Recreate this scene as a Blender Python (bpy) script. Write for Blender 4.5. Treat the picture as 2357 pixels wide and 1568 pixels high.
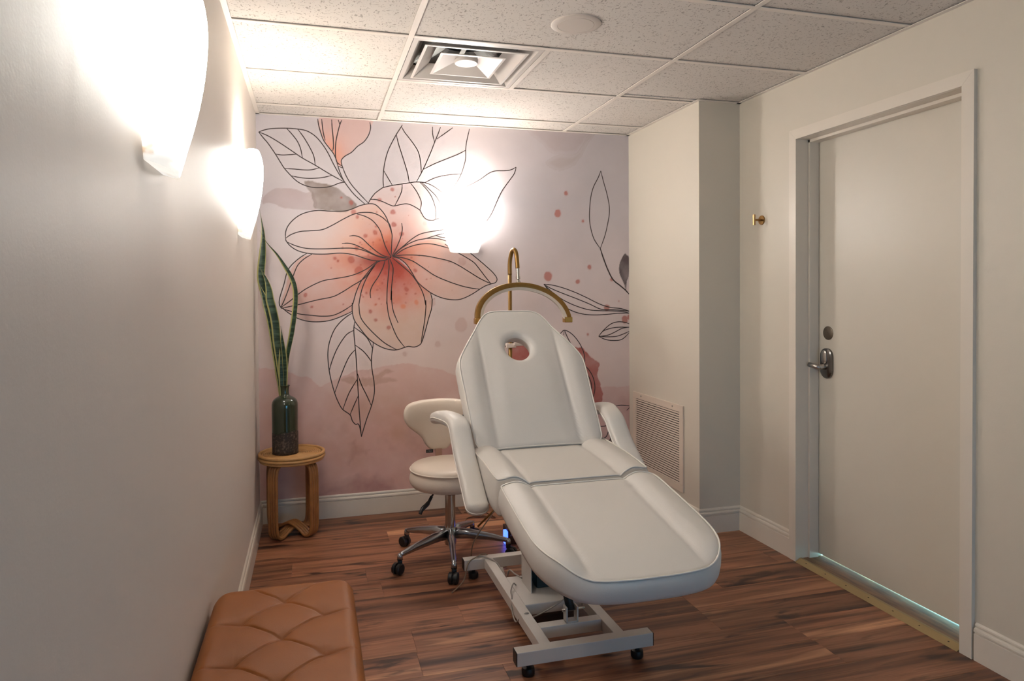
import bpy, bmesh, math, random
import numpy as np
from mathutils import Vector, Matrix
random.seed(7); rng=np.random.default_rng(7)
for o in list(bpy.data.objects): bpy.data.objects.remove(o)
SC=bpy.context.scene; COL=SC.collection
# ---------------------------------------------------------------- room (metres)
XL,XR,YB,H=-0.312,2.367,4.305,2.445
XP,YP=2.104,3.419          # boxed-out corner column
YF=-1.35                   # wall behind the camera
T=0.6096
# ---------------------------------------------------------------- camera
def make_camera():
    f,cx,cy=1573.25,1151.68,698.41; W,Hh=2357,1568
    yaw,roll,pitch,h=0.268482,-0.0066367,-0.016372,1.37823
    fw=Vector((math.sin(yaw)*math.cos(pitch),math.cos(yaw)*math.cos(pitch),math.sin(pitch)))
    r=Vector((math.cos(yaw),-math.sin(yaw),0)); u=r.cross(fw)
    c,s=math.cos(roll),math.sin(roll); r2=c*r+s*u; u2=-s*r+c*u
    cam=bpy.data.cameras.new('camera'); o=bpy.data.objects.new('camera',cam); COL.objects.link(o)
    cam.sensor_width=36; cam.lens=f/W*36
    cam.shift_x=(W/2-cx)/W; cam.shift_y=(cy-Hh/2)/W; cam.clip_start=0.02
    M=Matrix((r2,u2,-fw)).transposed().to_4x4(); M.translation=Vector((0,0,h)); o.matrix_world=M
    SC.camera=o
make_camera()
# ---------------------------------------------------------------- light and exposure
SC.view_settings.view_transform='Standard'; SC.view_settings.look='None'
SC.view_settings.exposure=1.08; SC.view_settings.gamma=1; SC.view_settings.use_curve_mapping=False
w=bpy.data.worlds.new('world'); SC.world=w; w.use_nodes=True
w.node_tree.nodes['Background'].inputs[0].default_value=(0.55,0.75,1.0,1); w.node_tree.nodes['Background'].inputs[1].default_value=0.5
BULB=(1.0,0.975,0.91)
P_WALL=2.2; P_FILL=6.5; P_HALL=55.0; SHADE_E=18.5
def area(name,loc,rot,sx,sy,power,color):
    l=bpy.data.lights.new(name,'AREA'); l.shape='RECTANGLE'; l.size=sx; l.size_y=sy; l.energy=power; l.color=color
    o=bpy.data.objects.new(name,l); o.location=loc; o.rotation_euler=rot; COL.objects.link(o); return o
# added cool light for daylight from behind the camera, through an invented low window
area('added_daylight',(1.45,YF-0.30,0.65),(math.radians(90),0,0),1.1,0.8,P_FILL,(0.10,0.55,1.0))
# cool light of the corridor behind the door
area('corridor_light',(XR+0.75,2.45,0.9),(0,0,0),0.7,1.2,P_HALL,(0.30,0.80,1.0))
# ---------------------------------------------------------------- helpers
MATS={}
def lin(c): return tuple(((v/255.0)/12.92 if v/255.0<=0.04045 else ((v/255.0+0.055)/1.055)**2.4) for v in c)
def mat(name,rgb,rough=0.5,metal=0.0,noise=0.0,nscale=30.0,bump=0.0,bscale=200.0,stretch=(1,1,1),rgb2=None,coat=0.0,emit=None,estr=0.0,spec=0.5,detail=3):
    if name in MATS: return MATS[name]
    m=bpy.data.materials.new(name); m.use_nodes=True; nt=m.node_tree; b=nt.nodes['Principled BSDF']
    b.inputs['Base Color'].default_value=(*lin(rgb),1); b.inputs['Roughness'].default_value=rough; b.inputs['Metallic'].default_value=metal
    b.inputs['Specular IOR Level'].default_value=spec
    if coat: b.inputs['Coat Weight'].default_value=coat; b.inputs['Coat Roughness'].default_value=0.08
    if emit: b.inputs['Emission Color'].default_value=(*emit,1); b.inputs['Emission Strength'].default_value=estr
    tc=nt.nodes.new('ShaderNodeTexCoord'); mp=nt.nodes.new('ShaderNodeMapping'); mp.inputs['Scale'].default_value=stretch
    nt.links.new(tc.outputs['Object'],mp.inputs['Vector'])
    if noise>0:
        n=nt.nodes.new('ShaderNodeTexNoise'); n.inputs['Scale'].default_value=nscale; n.inputs['Detail'].default_value=detail
        nt.links.new(mp.outputs[0],n.inputs['Vector'])
        r=nt.nodes.new('ShaderNodeMapRange'); r.inputs['From Min'].default_value=0.3; r.inputs['From Max'].default_value=0.7; r.inputs['To Max'].default_value=noise
        nt.links.new(n.outputs['Fac'],r.inputs['Value'])
        mx=nt.nodes.new('ShaderNodeMix'); mx.data_type='RGBA'; mx.inputs['A'].default_value=(*lin(rgb),1)
        mx.inputs['B'].default_value=(*lin(rgb2 if rgb2 else tuple(v*0.75 for v in rgb)),1)
        nt.links.new(r.outputs[0],mx.inputs['Factor']); nt.links.new(mx.outputs['Result'],b.inputs['Base Color'])
    if bump>0:
        n=nt.nodes.new('ShaderNodeTexNoise'); n.inputs['Scale'].default_value=bscale; n.inputs['Detail'].default_value=4
        nt.links.new(mp.outputs[0],n.inputs['Vector'])
        bp=nt.nodes.new('ShaderNodeBump'); bp.inputs['Strength'].default_value=bump; bp.inputs['Distance'].default_value=0.002
        nt.links.new(n.outputs['Fac'],bp.inputs['Height']); nt.links.new(bp.outputs[0],b.inputs['Normal'])
    MATS[name]=m; return m
WLOC={}
def origin(p): return WLOC.get(p.name,Vector((0,0,0))) if p else Vector((0,0,0))
def thing(name,label,cat,loc,group=None):
    o=bpy.data.objects.new(name,None); COL.objects.link(o); o.location=loc; o.empty_display_size=0.05
    o['label']=label; o['category']=cat
    if group: o['group']=group
    WLOC[o.name]=Vector(loc); return o
def link(name,me,m=None,parent=None,label=None,cat=None,kind=None,group=None,smooth=False):
    if m is not None and not me.materials: me.materials.append(m)
    o=bpy.data.objects.new(name,me); COL.objects.link(o)
    if parent: o.parent=parent
    WLOC[o.name]=origin(parent)
    if smooth: me.polygons.foreach_set('use_smooth',[True]*len(me.polygons))
    if label: o['label']=label
    if cat: o['category']=cat
    if kind: o['kind']=kind
    if group: o['group']=group
    return o
class MB:
    """collects pieces given in world metres into one mesh"""
    def __init__(s): s.v=[]; s.f=[]
    def add(s,v,f):
        n=len(s.v); s.v+= [tuple(map(float,p)) for p in v]; s.f+=[[i+n for i in q] for q in f]; return s
    def box(s,x0,x1,y0,y1,z0,z1,b=0.0):
        if b<=0:
            v=[(x,y,z) for z in (z0,z1) for y in (y0,y1) for x in (x0,x1)]
            return s.add(v,[(0,2,3,1),(4,5,7,6),(0,1,5,4),(2,6,7,3),(0,4,6,2),(1,3,7,5)])
        bm=bmesh.new(); bmesh.ops.create_cube(bm,size=1)
        for q in bm.verts: q.co=Vector(((x0+x1)/2+q.co.x*(x1-x0),(y0+y1)/2+q.co.y*(y1-y0),(z0+z1)/2+q.co.z*(z1-z0)))
        bmesh.ops.bevel(bm,geom=bm.edges[:],offset=b,segments=2,profile=0.5,affect='EDGES')
        bm.verts.index_update(); s.add([q.co for q in bm.verts],[[q.index for q in fc.verts] for fc in bm.faces]); bm.free(); return s
    def tube(s,pts,r,n=12,cap=True,up=None,ry=None):
        P=[Vector(p) for p in pts]; R=r if hasattr(r,'__len__') else [r]*len(P); RY=ry if ry is not None else R
        if not hasattr(RY,'__len__'): RY=[RY]*len(P)
        V=[];Fc=[]; prev=None
        for i,p in enumerate(P):
            t=(P[min(i+1,len(P)-1)]-P[max(i-1,0)]).normalized()
            if prev is None:
                a=Vector(up) if up else (Vector((0,0,1)) if abs(t.z)<0.9 else Vector((1,0,0)))
            else: a=prev
            a=(a-t*a.dot(t)).normalized(); bq=t.cross(a); prev=a
            for k in range(n):
                an=2*math.pi*k/n; V.append(p+a*math.cos(an)*R[i]+bq*math.sin(an)*RY[i])
        for i in range(len(P)-1):
            for k in range(n): Fc.append((i*n+k,i*n+(k+1)%n,(i+1)*n+(k+1)%n,(i+1)*n+k))
        if cap: Fc.append(tuple(range(n))[::-1]); Fc.append(tuple(range((len(P)-1)*n,len(P)*n)))
        return s.add(V,Fc)
    def lathe(s,prof,c,n=32,axis='z'):
        V=[];Fc=[]
        for r,z in prof:
            for k in range(n):
                a=2*math.pi*k/n; x,y=r*math.cos(a),r*math.sin(a)
                V.append({'z':(c[0]+x,c[1]+y,c[2]+z),'x':(c[0]+z,c[1]+x,c[2]+y),'y':(c[0]+x,c[1]+z,c[2]+y)}[axis])
        for i in range(len(prof)-1):
            for k in range(n): Fc.append((i*n+k,i*n+(k+1)%n,(i+1)*n+(k+1)%n,(i+1)*n+k))
        if prof[0][0]>1e-4: Fc.append(tuple(range(n))[::-1])
        if prof[-1][0]>1e-4: Fc.append(tuple(range((len(prof)-1)*n,len(prof)*n)))
        return s.add(V,Fc)
    def build(s,name,m,parent=None,smooth=False,auto=None,**k):
        o0=origin(parent); me=bpy.data.meshes.new(name)
        me.from_pydata([(a-o0.x,b-o0.y,c-o0.z) for a,b,c in s.v],[],s.f); me.update()
        bm=bmesh.new(); bm.from_mesh(me); bmesh.ops.recalc_face_normals(bm,faces=bm.faces)
        if auto:
            for e in bm.edges:
                if len(e.link_faces)==2 and e.calc_face_angle(0)>math.radians(auto): e.smooth=False
        bm.to_mesh(me); bm.free()
        return link(name,me,m,parent,smooth=smooth or bool(auto),**k)
def cr(pts,n=6,closed=False):
    """Catmull-Rom through the points"""
    P=[np.array(p,float) for p in pts]; out=[]; L=len(P)
    rngi=range(L) if closed else range(L-1)
    for i in rngi:
        if closed: a,b,c,d=P[(i-1)%L],P[i],P[(i+1)%L],P[(i+2)%L]
        else: a,b,c,d=P[max(i-1,0)],P[i],P[i+1],P[min(i+2,L-1)]
        for k in range(n):
            t=k/n; out.append(0.5*((2*b)+(-a+c)*t+(2*a-5*b+4*c-d)*t*t+(-a+3*b-3*c+d)*t**3))
    if not closed: out.append(P[-1])
    return out
def S(name,mb,m,**k): return mb.build(name,m,kind='structure',**k)
# ================================================================ MATERIALS OF THE SHELL
M_WALL=mat('wall_paint',(212,204,190),0.42,bump=0.12,bscale=180)
def wavy_paint():
    m=mat('wall_paint_satin',(222,213,204),0.44,spec=0.22); nt=m.node_tree; b=nt.nodes['Principled BSDF']
    tc=nt.nodes.new('ShaderNodeTexCoord'); mp=nt.nodes.new('ShaderNodeMapping'); mp.inputs['Scale'].default_value=(1,14,0.35)
    n=nt.nodes.new('ShaderNodeTexNoise'); n.inputs['Scale'].default_value=1.0; n.inputs['Detail'].default_value=2
    bp=nt.nodes.new('ShaderNodeBump'); bp.inputs['Strength'].default_value=0.25; bp.inputs['Distance'].default_value=0.004
    n2=nt.nodes.new('ShaderNodeTexNoise'); n2.inputs['Scale'].default_value=160; bp2=nt.nodes.new('ShaderNodeBump'); bp2.inputs['Strength'].default_value=0.10; bp2.inputs['Distance'].default_value=0.002
    nt.links.new(tc.outputs['Object'],mp.inputs[0]); nt.links.new(mp.outputs[0],n.inputs['Vector']); nt.links.new(n.outputs['Fac'],bp.inputs['Height'])
    nt.links.new(tc.outputs['Object'],n2.inputs['Vector']); nt.links.new(n2.outputs['Fac'],bp2.inputs['Height']); nt.links.new(bp.outputs[0],bp2.inputs['Normal']); nt.links.new(bp2.outputs[0],b.inputs['Normal'])
    return m
M_WALL_L=wavy_paint()
M_TRIM=mat('trim_paint',(222,213,200),0.35,bump=0.05,bscale=120)
M_GRID=mat('ceiling_grid_paint',(226,217,207),0.45)
def tile_mat():
    m=mat('acoustic_tile',(214,207,200),0.9); nt=m.node_tree; b=nt.nodes['Principled BSDF']
    tc=nt.nodes.new('ShaderNodeTexCoord')
    def marks(scale,stretch,thr,seed):
        mp=nt.nodes.new('ShaderNodeMapping'); mp.inputs['Scale'].default_value=stretch; mp.inputs['Location'].default_value=(seed,seed*2,0); mp.inputs['Rotation'].default_value=(0,0,seed)
        v=nt.nodes.new('ShaderNodeTexVoronoi'); v.inputs['Scale'].default_value=scale; v.inputs['Randomness'].default_value=1.0
        nt.links.new(tc.outputs['Object'],mp.inputs[0])
        wn=nt.nodes.new('ShaderNodeTexNoise'); wn.inputs['Scale'].default_value=60; nt.links.new(mp.outputs[0],wn.inputs['Vector'])
        ad=nt.nodes.new('ShaderNodeVectorMath'); ad.operation='MULTIPLY_ADD'; ad.inputs[1].default_value=(0.02,0.02,0); nt.links.new(wn.outputs['Color'],ad.inputs[0]); nt.links.new(mp.outputs[0],ad.inputs[2])
        nt.links.new(ad.outputs[0],v.inputs['Vector'])
        sep=nt.nodes.new('ShaderNodeSeparateColor'); nt.links.new(v.outputs['Color'],sep.inputs[0])
        # threshold varies per cell so that only some cells carry a fissure
        mr=nt.nodes.new('ShaderNodeMapRange'); mr.inputs['From Min'].default_value=0.25; mr.inputs['From Max'].default_value=1.0; mr.inputs['To Min'].default_value=0.0; mr.inputs['To Max'].default_value=thr
        nt.links.new(sep.outputs[0],mr.inputs['Value'])
        lt=nt.nodes.new('ShaderNodeMath'); lt.operation='LESS_THAN'; nt.links.new(v.outputs['Distance'],lt.inputs[0]); nt.links.new(mr.outputs[0],lt.inputs[1])
        return lt
    a=marks(105,(1,0.42,1),0.34,0.3); c=marks(105,(0.42,1,1),0.32,1.1); d=marks(140,(1,1,1),0.34,2.2)
    mx1=nt.nodes.new('ShaderNodeMath'); mx1.operation='MAXIMUM'; nt.links.new(a.outputs[0],mx1.inputs[0]); nt.links.new(c.outputs[0],mx1.inputs[1])
    mx2=nt.nodes.new('ShaderNodeMath'); mx2.operation='MAXIMUM'; nt.links.new(mx1.outputs[0],mx2.inputs[0]); nt.links.new(d.outputs[0],mx2.inputs[1])
    sc=nt.nodes.new('ShaderNodeMath'); sc.operation='MULTIPLY'; sc.inputs[1].default_value=0.55; nt.links.new(mx2.outputs[0],sc.inputs[0])
    mx=nt.nodes.new('ShaderNodeMix'); mx.data_type='RGBA'; mx.inputs['A'].default_value=(*lin((214,207,200)),1); mx.inputs['B'].default_value=(*lin((110,98,88)),1)
    nt.links.new(sc.outputs[0],mx.inputs['Factor']); nt.links.new(mx.outputs['Result'],b.inputs['Base Color'])
    bp=nt.nodes.new('ShaderNodeBump'); bp.invert=True; bp.inputs['Strength'].default_value=0.5; bp.inputs['Distance'].default_value=0.003
    nt.links.new(mx2.outputs[0],bp.inputs['Height']); nt.links.new(bp.outputs[0],b.inputs['Normal'])
    return m
M_TILE=tile_mat()
# ================================================================ FLOOR: every plank its own board
def plank_mat():
    m=bpy.data.materials.new('hickory_plank'); m.use_nodes=True; nt=m.node_tree; b=nt.nodes['Principled BSDF']; N=nt.nodes.new; L=nt.links.new
    tc=N('ShaderNodeTexCoord'); oi=N('ShaderNodeObjectInfo')
    comb=N('ShaderNodeCombineXYZ'); mul=N('ShaderNodeMath'); mul.operation='MULTIPLY'; mul.inputs[1].default_value=37.0; L(oi.outputs['Random'],mul.inputs[0]); L(mul.outputs[0],comb.inputs[0]); L(mul.outputs[0],comb.inputs[2])
    add=N('ShaderNodeVectorMath'); add.operation='ADD'; L(tc.outputs['Object'],add.inputs[0]); L(comb.outputs[0],add.inputs[1])
    def nz(scale,stretch,detail=4,dist=0.0):
        mp=N('ShaderNodeMapping'); mp.inputs['Scale'].default_value=stretch; L(add.outputs[0],mp.inputs[0])
        n=N('ShaderNodeTexNoise'); n.inputs['Scale'].default_value=scale; n.inputs['Detail'].default_value=detail; n.inputs['Distortion'].default_value=dist; L(mp.outputs[0],n.inputs['Vector']); return n.outputs['Fac']
    broad=nz(1.0,(0.6,11,1),4,0.7); mid=nz(1.0,(1.3,32,1),4,0.8); fine=nz(1.0,(6,260,1),4,0.3); blot=nz(1.0,(2.2,13,1),4,1.2)
    def ramp(fac,stops):
        r=N('ShaderNodeValToRGB'); L(fac,r.inputs[0]); e=r.color_ramp.elements
        while len(e)<len(stops): e.new(0.5)
        for i,(p,c) in enumerate(stops): e[i].position=p; e[i].color=(*lin(c),1)
        return r.outputs[0]
    base=ramp(broad,[(0.28,(70,42,30)),(0.42,(128,82,58)),(0.50,(164,110,80)),(0.58,(138,90,64)),(0.68,(212,156,116))])
    def mixc(a,bb,fac,typ='MIX'):
        x=N('ShaderNodeMix'); x.data_type='RGBA'; x.blend_type=typ; L(a,x.inputs['A'])
        if isinstance(bb,tuple): x.inputs['B'].default_value=(*lin(bb),1)
        else: L(bb,x.inputs['B'])
        if isinstance(fac,float): x.inputs['Factor'].default_value=fac
        else: L(fac,x.inputs['Factor'])
        return x.outputs['Result']
    def rng_(fac,a,c,lo=0.0,hi=1.0):
        r=N('ShaderNodeMapRange'); r.inputs['From Min'].default_value=a; r.inputs['From Max'].default_value=c; r.inputs['To Min'].default_value=lo; r.inputs['To Max'].default_value=hi; L(fac,r.inputs['Value']); return r.outputs[0]
    c=mixc(base,(70,45,33),rng_(mid,0.56,0.70,0,0.65))
    c=mixc(c,(190,140,105),rng_(mid,0.42,0.32,0,0.35))
    c=mixc(c,(62,38,26),rng_(fine,0.56,0.72,0,0.4))
    c=mixc(c,(48,28,20),rng_(blot,0.60,0.70,0,0.9))
    # knots
    mp=N('ShaderNodeMapping'); mp.inputs['Scale'].default_value=(1.6,5.2,1); L(add.outputs[0],mp.inputs[0])
    wn=N('ShaderNodeTexNoise'); wn.inputs['Scale'].default_value=3.0; L(mp.outputs[0],wn.inputs['Vector'])
    ad=N('ShaderNodeVectorMath'); ad.operation='MULTIPLY_ADD'; ad.inputs[1].default_value=(0.35,0.35,0); L(wn.outputs['Color'],ad.inputs[0]); L(mp.outputs[0],ad.inputs[2])
    vo=N('ShaderNodeTexVoronoi'); vo.inputs['Scale'].default_value=1.0; L(ad.outputs[0],vo.inputs['Vector'])
    c=mixc(c,(48,28,19),rng_(vo.outputs['Distance'],0.13,0.04,0,0.85))
    # per-board tone
    hsv=N('ShaderNodeHueSaturation'); hsv.inputs['Saturation'].default_value=1.0; L(c,hsv.inputs['Color']); L(rng_(oi.outputs['Random'],0,1,0.78,1.18),hsv.inputs['Value'])
    L(hsv.outputs[0],b.inputs['Base Color']); b.inputs['Roughness'].default_value=0.42
    bp=N('ShaderNodeBump'); bp.inputs['Strength'].default_value=0.25; bp.inputs['Distance'].default_value=0.001; L(mid,bp.inputs['Height']); L(bp.outputs[0],b.inputs['Normal'])
    return m
M_PLANK=plank_mat()
M_SUB=mat('subfloor',(40,30,25),0.9)
floor_o=S('floor',MB().box(XL-0.05,XR+0.05,YF-0.05,YB+0.05,-0.08,-0.006),M_SUB)
ROW=0.172; JOINT={0:1.590,-1:1.884,2:0.602,1:0.374,6:-0.112,3:1.05,4:0.30,5:1.46,7:0.85,8:1.62,9:0.655,10:0.884,-2:0.67,-3:0.20,-4:1.2}
_pm={}
def plank(x0,x1,y0,y1):
    w=round(x1-x0,3); d=round(y1-y0,3); key=(w,d)
    if key not in _pm:
        g=0.0002; mb=MB().box(g,w-g,g,d-g,-0.006,0.0)
        # micro-bevelled top
        bm=bmesh.new(); me=bpy.data.meshes.new('plank'); me.from_pydata(mb.v,[],mb.f); bm.from_mesh(me)
        bmesh.ops.bevel(bm,geom=[e for e in bm.edges if all(abs(q.co.z)<1e-6 for q in e.verts)],offset=0.0006,segments=1,affect='EDGES')
        bmesh.ops.recalc_face_normals(bm,faces=bm.faces); bm.to_mesh(me); bm.free(); me.materials.append(M_PLANK); _pm[key]=me
    o=bpy.data.objects.new('plank',_pm[key]); COL.objects.link(o); o.parent=floor_o; o.location=(x0,y0,0)
k=-22
while 2.420+ROW*k<YB:
    y0=max(2.420+ROW*k,YF); y1=min(2.420+ROW*(k+1),YB)
    if y1>YF and y1-y0>0.01:
        j=JOINT.get(k, (k*0.437)%1.22); xs=[XL]
        s=j-1.22*5
        while s<XR:
            if s>XL+0.04 and s<XR-0.04: xs.append(s)
            s+=1.22
        xs.append(XR)
        for a,b_ in zip(xs[:-1],xs[1:]): plank(a,b_,y0,y1)
    k+=1
# ================================================================ WALLS
S('wall_left',MB().box(XL-0.12,XL,YF-0.12,YB+0.12,-0.05,H+0.25),M_WALL_L)
S('wall_back',MB().box(XL,XP+0.02,YB,YB+0.12,-0.05,H+0.25),M_WALL)
S('wall_column_side',MB().box(XP,XP+0.05,YP+0.05,YB+0.12,-0.05,H+0.02),M_WALL)
S('wall_column_front',MB().box(XP,XR+0.12,YP,YP+0.05,-0.05,H+0.02),M_WALL)
DY0,DY1,DH=2.014,2.930,2.137   # door opening
S('wall_right',MB().box(XR,XR+0.14,YF-0.12,DY0-0.02,-0.05,H+0.25).box(XR,XR+0.14,DY1+0.02,YP+0.05,-0.05,H+0.25).box(XR,XR+0.14,DY0-0.02,DY1+0.02,DH+0.02,H+0.25),M_WALL)
wx0,wx1,wz0,wz1=0.90,2.00,0.25,1.05  # added opening, set low so the cool light reaches the footrest front
S('wall_front',MB().box(XL,wx0,YF-0.12,YF,-0.05,H+0.25).box(wx1,XR,YF-0.12,YF,-0.05,H+0.25).box(wx0,wx1,YF-0.12,YF,-0.05,wz0).box(wx0,wx1,YF-0.12,YF,wz1,H+0.25),M_WALL)
S('added_window_1',MB().box(wx0-0.05,wx0,YF-0.01,YF+0.015,wz0-0.05,wz1+0.05).box(wx1,wx1+0.05,YF-0.01,YF+0.015,wz0-0.05,wz1+0.05).box(wx0,wx1,YF-0.01,YF+0.015,wz0-0.05,wz0).box(wx0,wx1,YF-0.01,YF+0.015,wz1,wz1+0.05).box((wx0+wx1)/2-0.02,(wx0+wx1)/2+0.02,YF-0.06,YF-0.03,wz0,wz1),M_TRIM)  # unseen frame added around the opening for the cool light
S('wall_corridor',MB().box(XR+1.3,XR+1.4,0.9,3.5,-0.05,2.6),M_WALL)
S('floor_corridor',MB().box(XR+0.13,XR+1.3,0.9,3.5,-0.05,0.002),mat('corridor_floor',(205,205,200),0.5))
# ---- baseboards (stepped colonial profile), u = out from the wall, z up
BP=[(0,0),(0.014,0),(0.014,0.099),(0.009,0.101),(0.009,0.105),(0.015,0.107),(0.015,0.112),(0.013,0.118),(0.009,0.121),(0.004,0.122),(0.004,0.125),(0.008,0.128),(0.007,0.134),(0.003,0.139),(0,0.140)]
def baseboard(name,a,b,nrm,ext0=0,ext1=0):
    a=Vector((a[0],a[1],0)); b=Vector((b[0],b[1],0)); n=Vector((nrm[0],nrm[1],0)); t=(b-a).normalized(); V=[]
    for p,e in ((a,ext0),(b,ext1)):
        for u,z in BP: V.append(p+n*u+t*(e*u)+Vector((0,0,z)))
    m=len(BP); Fc=[(i,i+1,m+i+1,m+i) for i in range(m-1)]+[tuple(range(m)),tuple(range(m,2*m))[::-1]]
    S(name,MB().add(V,Fc),M_TRIM)
baseboard('baseboard_left',(XL,YF),(XL,YB),(1,0),0,-1)
baseboard('baseboard_back',(XL,YB),(XP,YB),(0,-1),1,-1)
baseboard('baseboard_column_side',(XP,YP),(XP,YB),(-1,0),-1,-1)
baseboard('baseboard_column_front',(XP,YP),(XR,YP),(0,-1),-1,-1)
baseboard('baseboard_right_far',(XR,2.979),(XR,YP),(-1,0),0,-1)
baseboard('baseboard_right_near',(XR,YF),(XR,1.962),(-1,0),0,0)
# ================================================================ DOOR
def mitred(name,m):
    x0,x1=XR-0.016,XR; W=0.050; mb=MB()
    y0,y1,z=DY0+0.005,DY1-0.001,DH
    def pr(poly): # polygon in (y,z) extruded in x
        n=len(poly); mb.add([(x0,y,zz) for y,zz in poly]+[(x1,y,zz) for y,zz in poly],[tuple(range(n)),tuple(range(n,2*n))[::-1]]+[(i,(i+1)%n,n+(i+1)%n,n+i) for i in range(n)])
    pr([(y1,0),(y1+W,0),(y1+W,z+W),(y1,z)]); pr([(y0-W,0),(y0,0),(y0,z),(y0-W,z+W)]); pr([(y0,z+0.0006),(y1,z+0.0006),(y1+W-0.0006,z+W),(y0-W+0.0006,z+W)])
    return S(name,mb,m)
mitred('trim_1',M_TRIM)
jb=MB()
jb.box(XR,XR+0.14,DY1,DY1+0.02,0,DH).box(XR,XR+0.14,DY0-0.02,DY0,0,DH).box(XR,XR+0.14,DY0-0.02,DY1+0.02,DH,DH+0.02)
jb.box(XR+0.058,XR+0.112,DY1-0.014,DY1,0,DH,0.001).box(XR+0.058,XR+0.112,DY0,DY0+0.014,0,DH,0.001).box(XR+0.058,XR+0.112,DY0,DY1,DH-0.014,DH,0.001)
S('trim_2',jb,M_TRIM)
M_DOOR=mat('door_paint',(211,204,191),0.38,bump=0.08,bscale=150)
DX=XR+0.114
door=S('door_1',MB().box(DX,DX+0.04,DY0+0.004,DY1-0.004,0.034,DH-0.004,0.0015),M_DOOR)
M_NICKEL=mat('brushed_nickel',(190,184,178),0.32,metal=1.0,noise=0.3,nscale=60)
M_DISC=mat('bronze_grey_metal',(118,108,96),0.42,metal=0.85)
MB().lathe([(0.0,-0.006),(0.005,-0.006),(0.006,-0.005),(0.030,-0.004),(0.034,-0.002),(0.034,0)],(DX,2.852,1.163),40,'x').build('deadbolt_cover',M_DISC,door,auto=40)
# lever lock: oval escutcheon, inner boss, lever
def stadium(cy,cz,hw,hh,x0,x1,b,mb,n=12):
    pts=[]
    for k in range(n+1):
        a=math.pi*k/n; pts.append((cy+hw*math.cos(a),cz+(hh-hw)+hw*math.sin(a)))
    for k in range(n+1):
        a=math.pi+math.pi*k/n; pts.append((cy+hw*math.cos(a),cz-(hh-hw)+hw*math.sin(a)))
    N=len(pts); V=[];Fc=[]
    rings=[(x0,1.0),(x1+b*0.6,1.0),(x1,1-b/hw)]
    for x,s in rings:
        for y,z in pts: V.append((x,cy+(y-cy)*s,cz+(z-cz)*(1-(1-s)*hw/hh)))
    for r in range(2):
        for i in range(N): Fc.append((r*N+i,r*N+(i+1)%N,(r+1)*N+(i+1)%N,(r+1)*N+i))
    Fc.append(tuple(range(N))); Fc.append(tuple(range(2*N,3*N)))
    return mb.add(V,Fc)
ly,lz=2.856,1.012
lk=stadium(ly,lz,0.040,0.075,DX,DX-0.016,0.008,MB()).build('door_handle',mat('dark_chrome',(120,118,116),0.2,metal=1.0),door,auto=35)
lm=MB(); stadium(ly+0.004,lz+0.032,0.017,0.034,DX-0.015,DX-0.024,0.006,lm); lm.lathe([(0.014,0),(0.014,-0.030),(0.012,-0.034),(0.0,-0.036)],(DX-0.012,ly+0.006,lz-0.018),24,'x')
lm.build('lock_cylinder',M_NICKEL,lk,auto=35)
MB().tube([(DX-0.030,ly+0.004,lz-0.018),(DX-0.056,ly+0.006,lz-0.018),(DX-0.060,ly+0.010,lz-0.016),(DX-0.062,ly+0.030,lz-0.013),(DX-0.060,ly+0.062,lz-0.010)],[0.012,0.012,0.013,0.0125,0.012],14,ry=[0.009,0.009,0.009,0.0085,0.008]).build('lever',M_NICKEL,lk,smooth=True)
# threshold: brass reducer in front of an oak board
th=MB().box(XR+0.012,XR+0.16,DY0,DY1,0.0,0.016,0.003)
M_OAK=mat('oak_threshold',(150,108,72),0.45,noise=0.9,nscale=9,stretch=(6,1,1),rgb2=(92,60,38),bump=0.1)
tr=S('trim_3',th,M_OAK)
rd=MB().add([(XR-0.022,DY0+0.01,0.001),(XR+0.018,DY0+0.01,0.001),(XR+0.018,DY0+0.01,0.019),(XR+0.006,DY0+0.01,0.019),(XR-0.022,DY1-0.005,0.001),(XR+0.018,DY1-0.005,0.001),(XR+0.018,DY1-0.005,0.019),(XR+0.006,DY1-0.005,0.019)],[(0,1,2,3),(7,6,5,4),(0,4,5,1),(1,5,6,2),(2,6,7,3),(3,7,4,0)])
ro=rd.build('reducer_strip',mat('olive_brass',(166,142,98),0.4,metal=0.35),tr)
for i in range(7):
    y=DY0+0.06+i*0.132; MB().lathe([(0.004,0),(0.003,0.0012),(0,0.0014)],(XR-0.004,y,0.0125),10).build('screw',mat('dark_screw',(70,55,38),0.5,metal=0.6),ro)
# ================================================================ CEILING
ceil=S('ceiling',MB().box(XL-0.05,XR+0.05,YF-0.05,YB+0.05,H+0.2,H+0.25),mat('plenum_deck',(60,58,55),0.9))
tees=[0.409+1.2192*i for i in (-1,0,1,2)]; rows=[2.860+T*i for i in range(-7,3)]
DIF=(0.409,0.409+T,2.860,2.860+T)
def tile(x0,x1,y0,y1):
    b=0.010
    x0,x1,y0,y1=x0+b,x1-b,y0+b,y1-b
    MB().box(x0,x1,y0,y1,H+0.006,H+0.02,0.0015).build('ceiling_tile',M_TILE,ceil)
def clipc(a,lo,hi): return max(lo,min(hi,a))
xs=[XL]+[t for t in tees if XL<t<XR]+[XR]; ys=[YF]+rows+[YB]; ys=[y for y in ys if YF<=y<=YB]
for i in range(len(xs)-1):
    for j in range(len(ys)-1):
        x0,x1,y0,y1=xs[i],xs[i+1],ys[j],ys[j+1]
        if y1-y0<0.05: continue
        if abs(x0-0.409)<0.01 and abs(y0-2.860)<0.01: tile(0.409+T,x1,y0,y1); continue
        if x0>1.6 and y1>YP:
            if y0<YP: 
                tile(x0,x1,y0,YP)   # in front of the column
                tile(x0,XP,YP,y1) if y1-YP>0.05 else None
            else: tile(x0,XP,y0,y1)
            continue
        tile(x0,x1,y0,y1)
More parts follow.
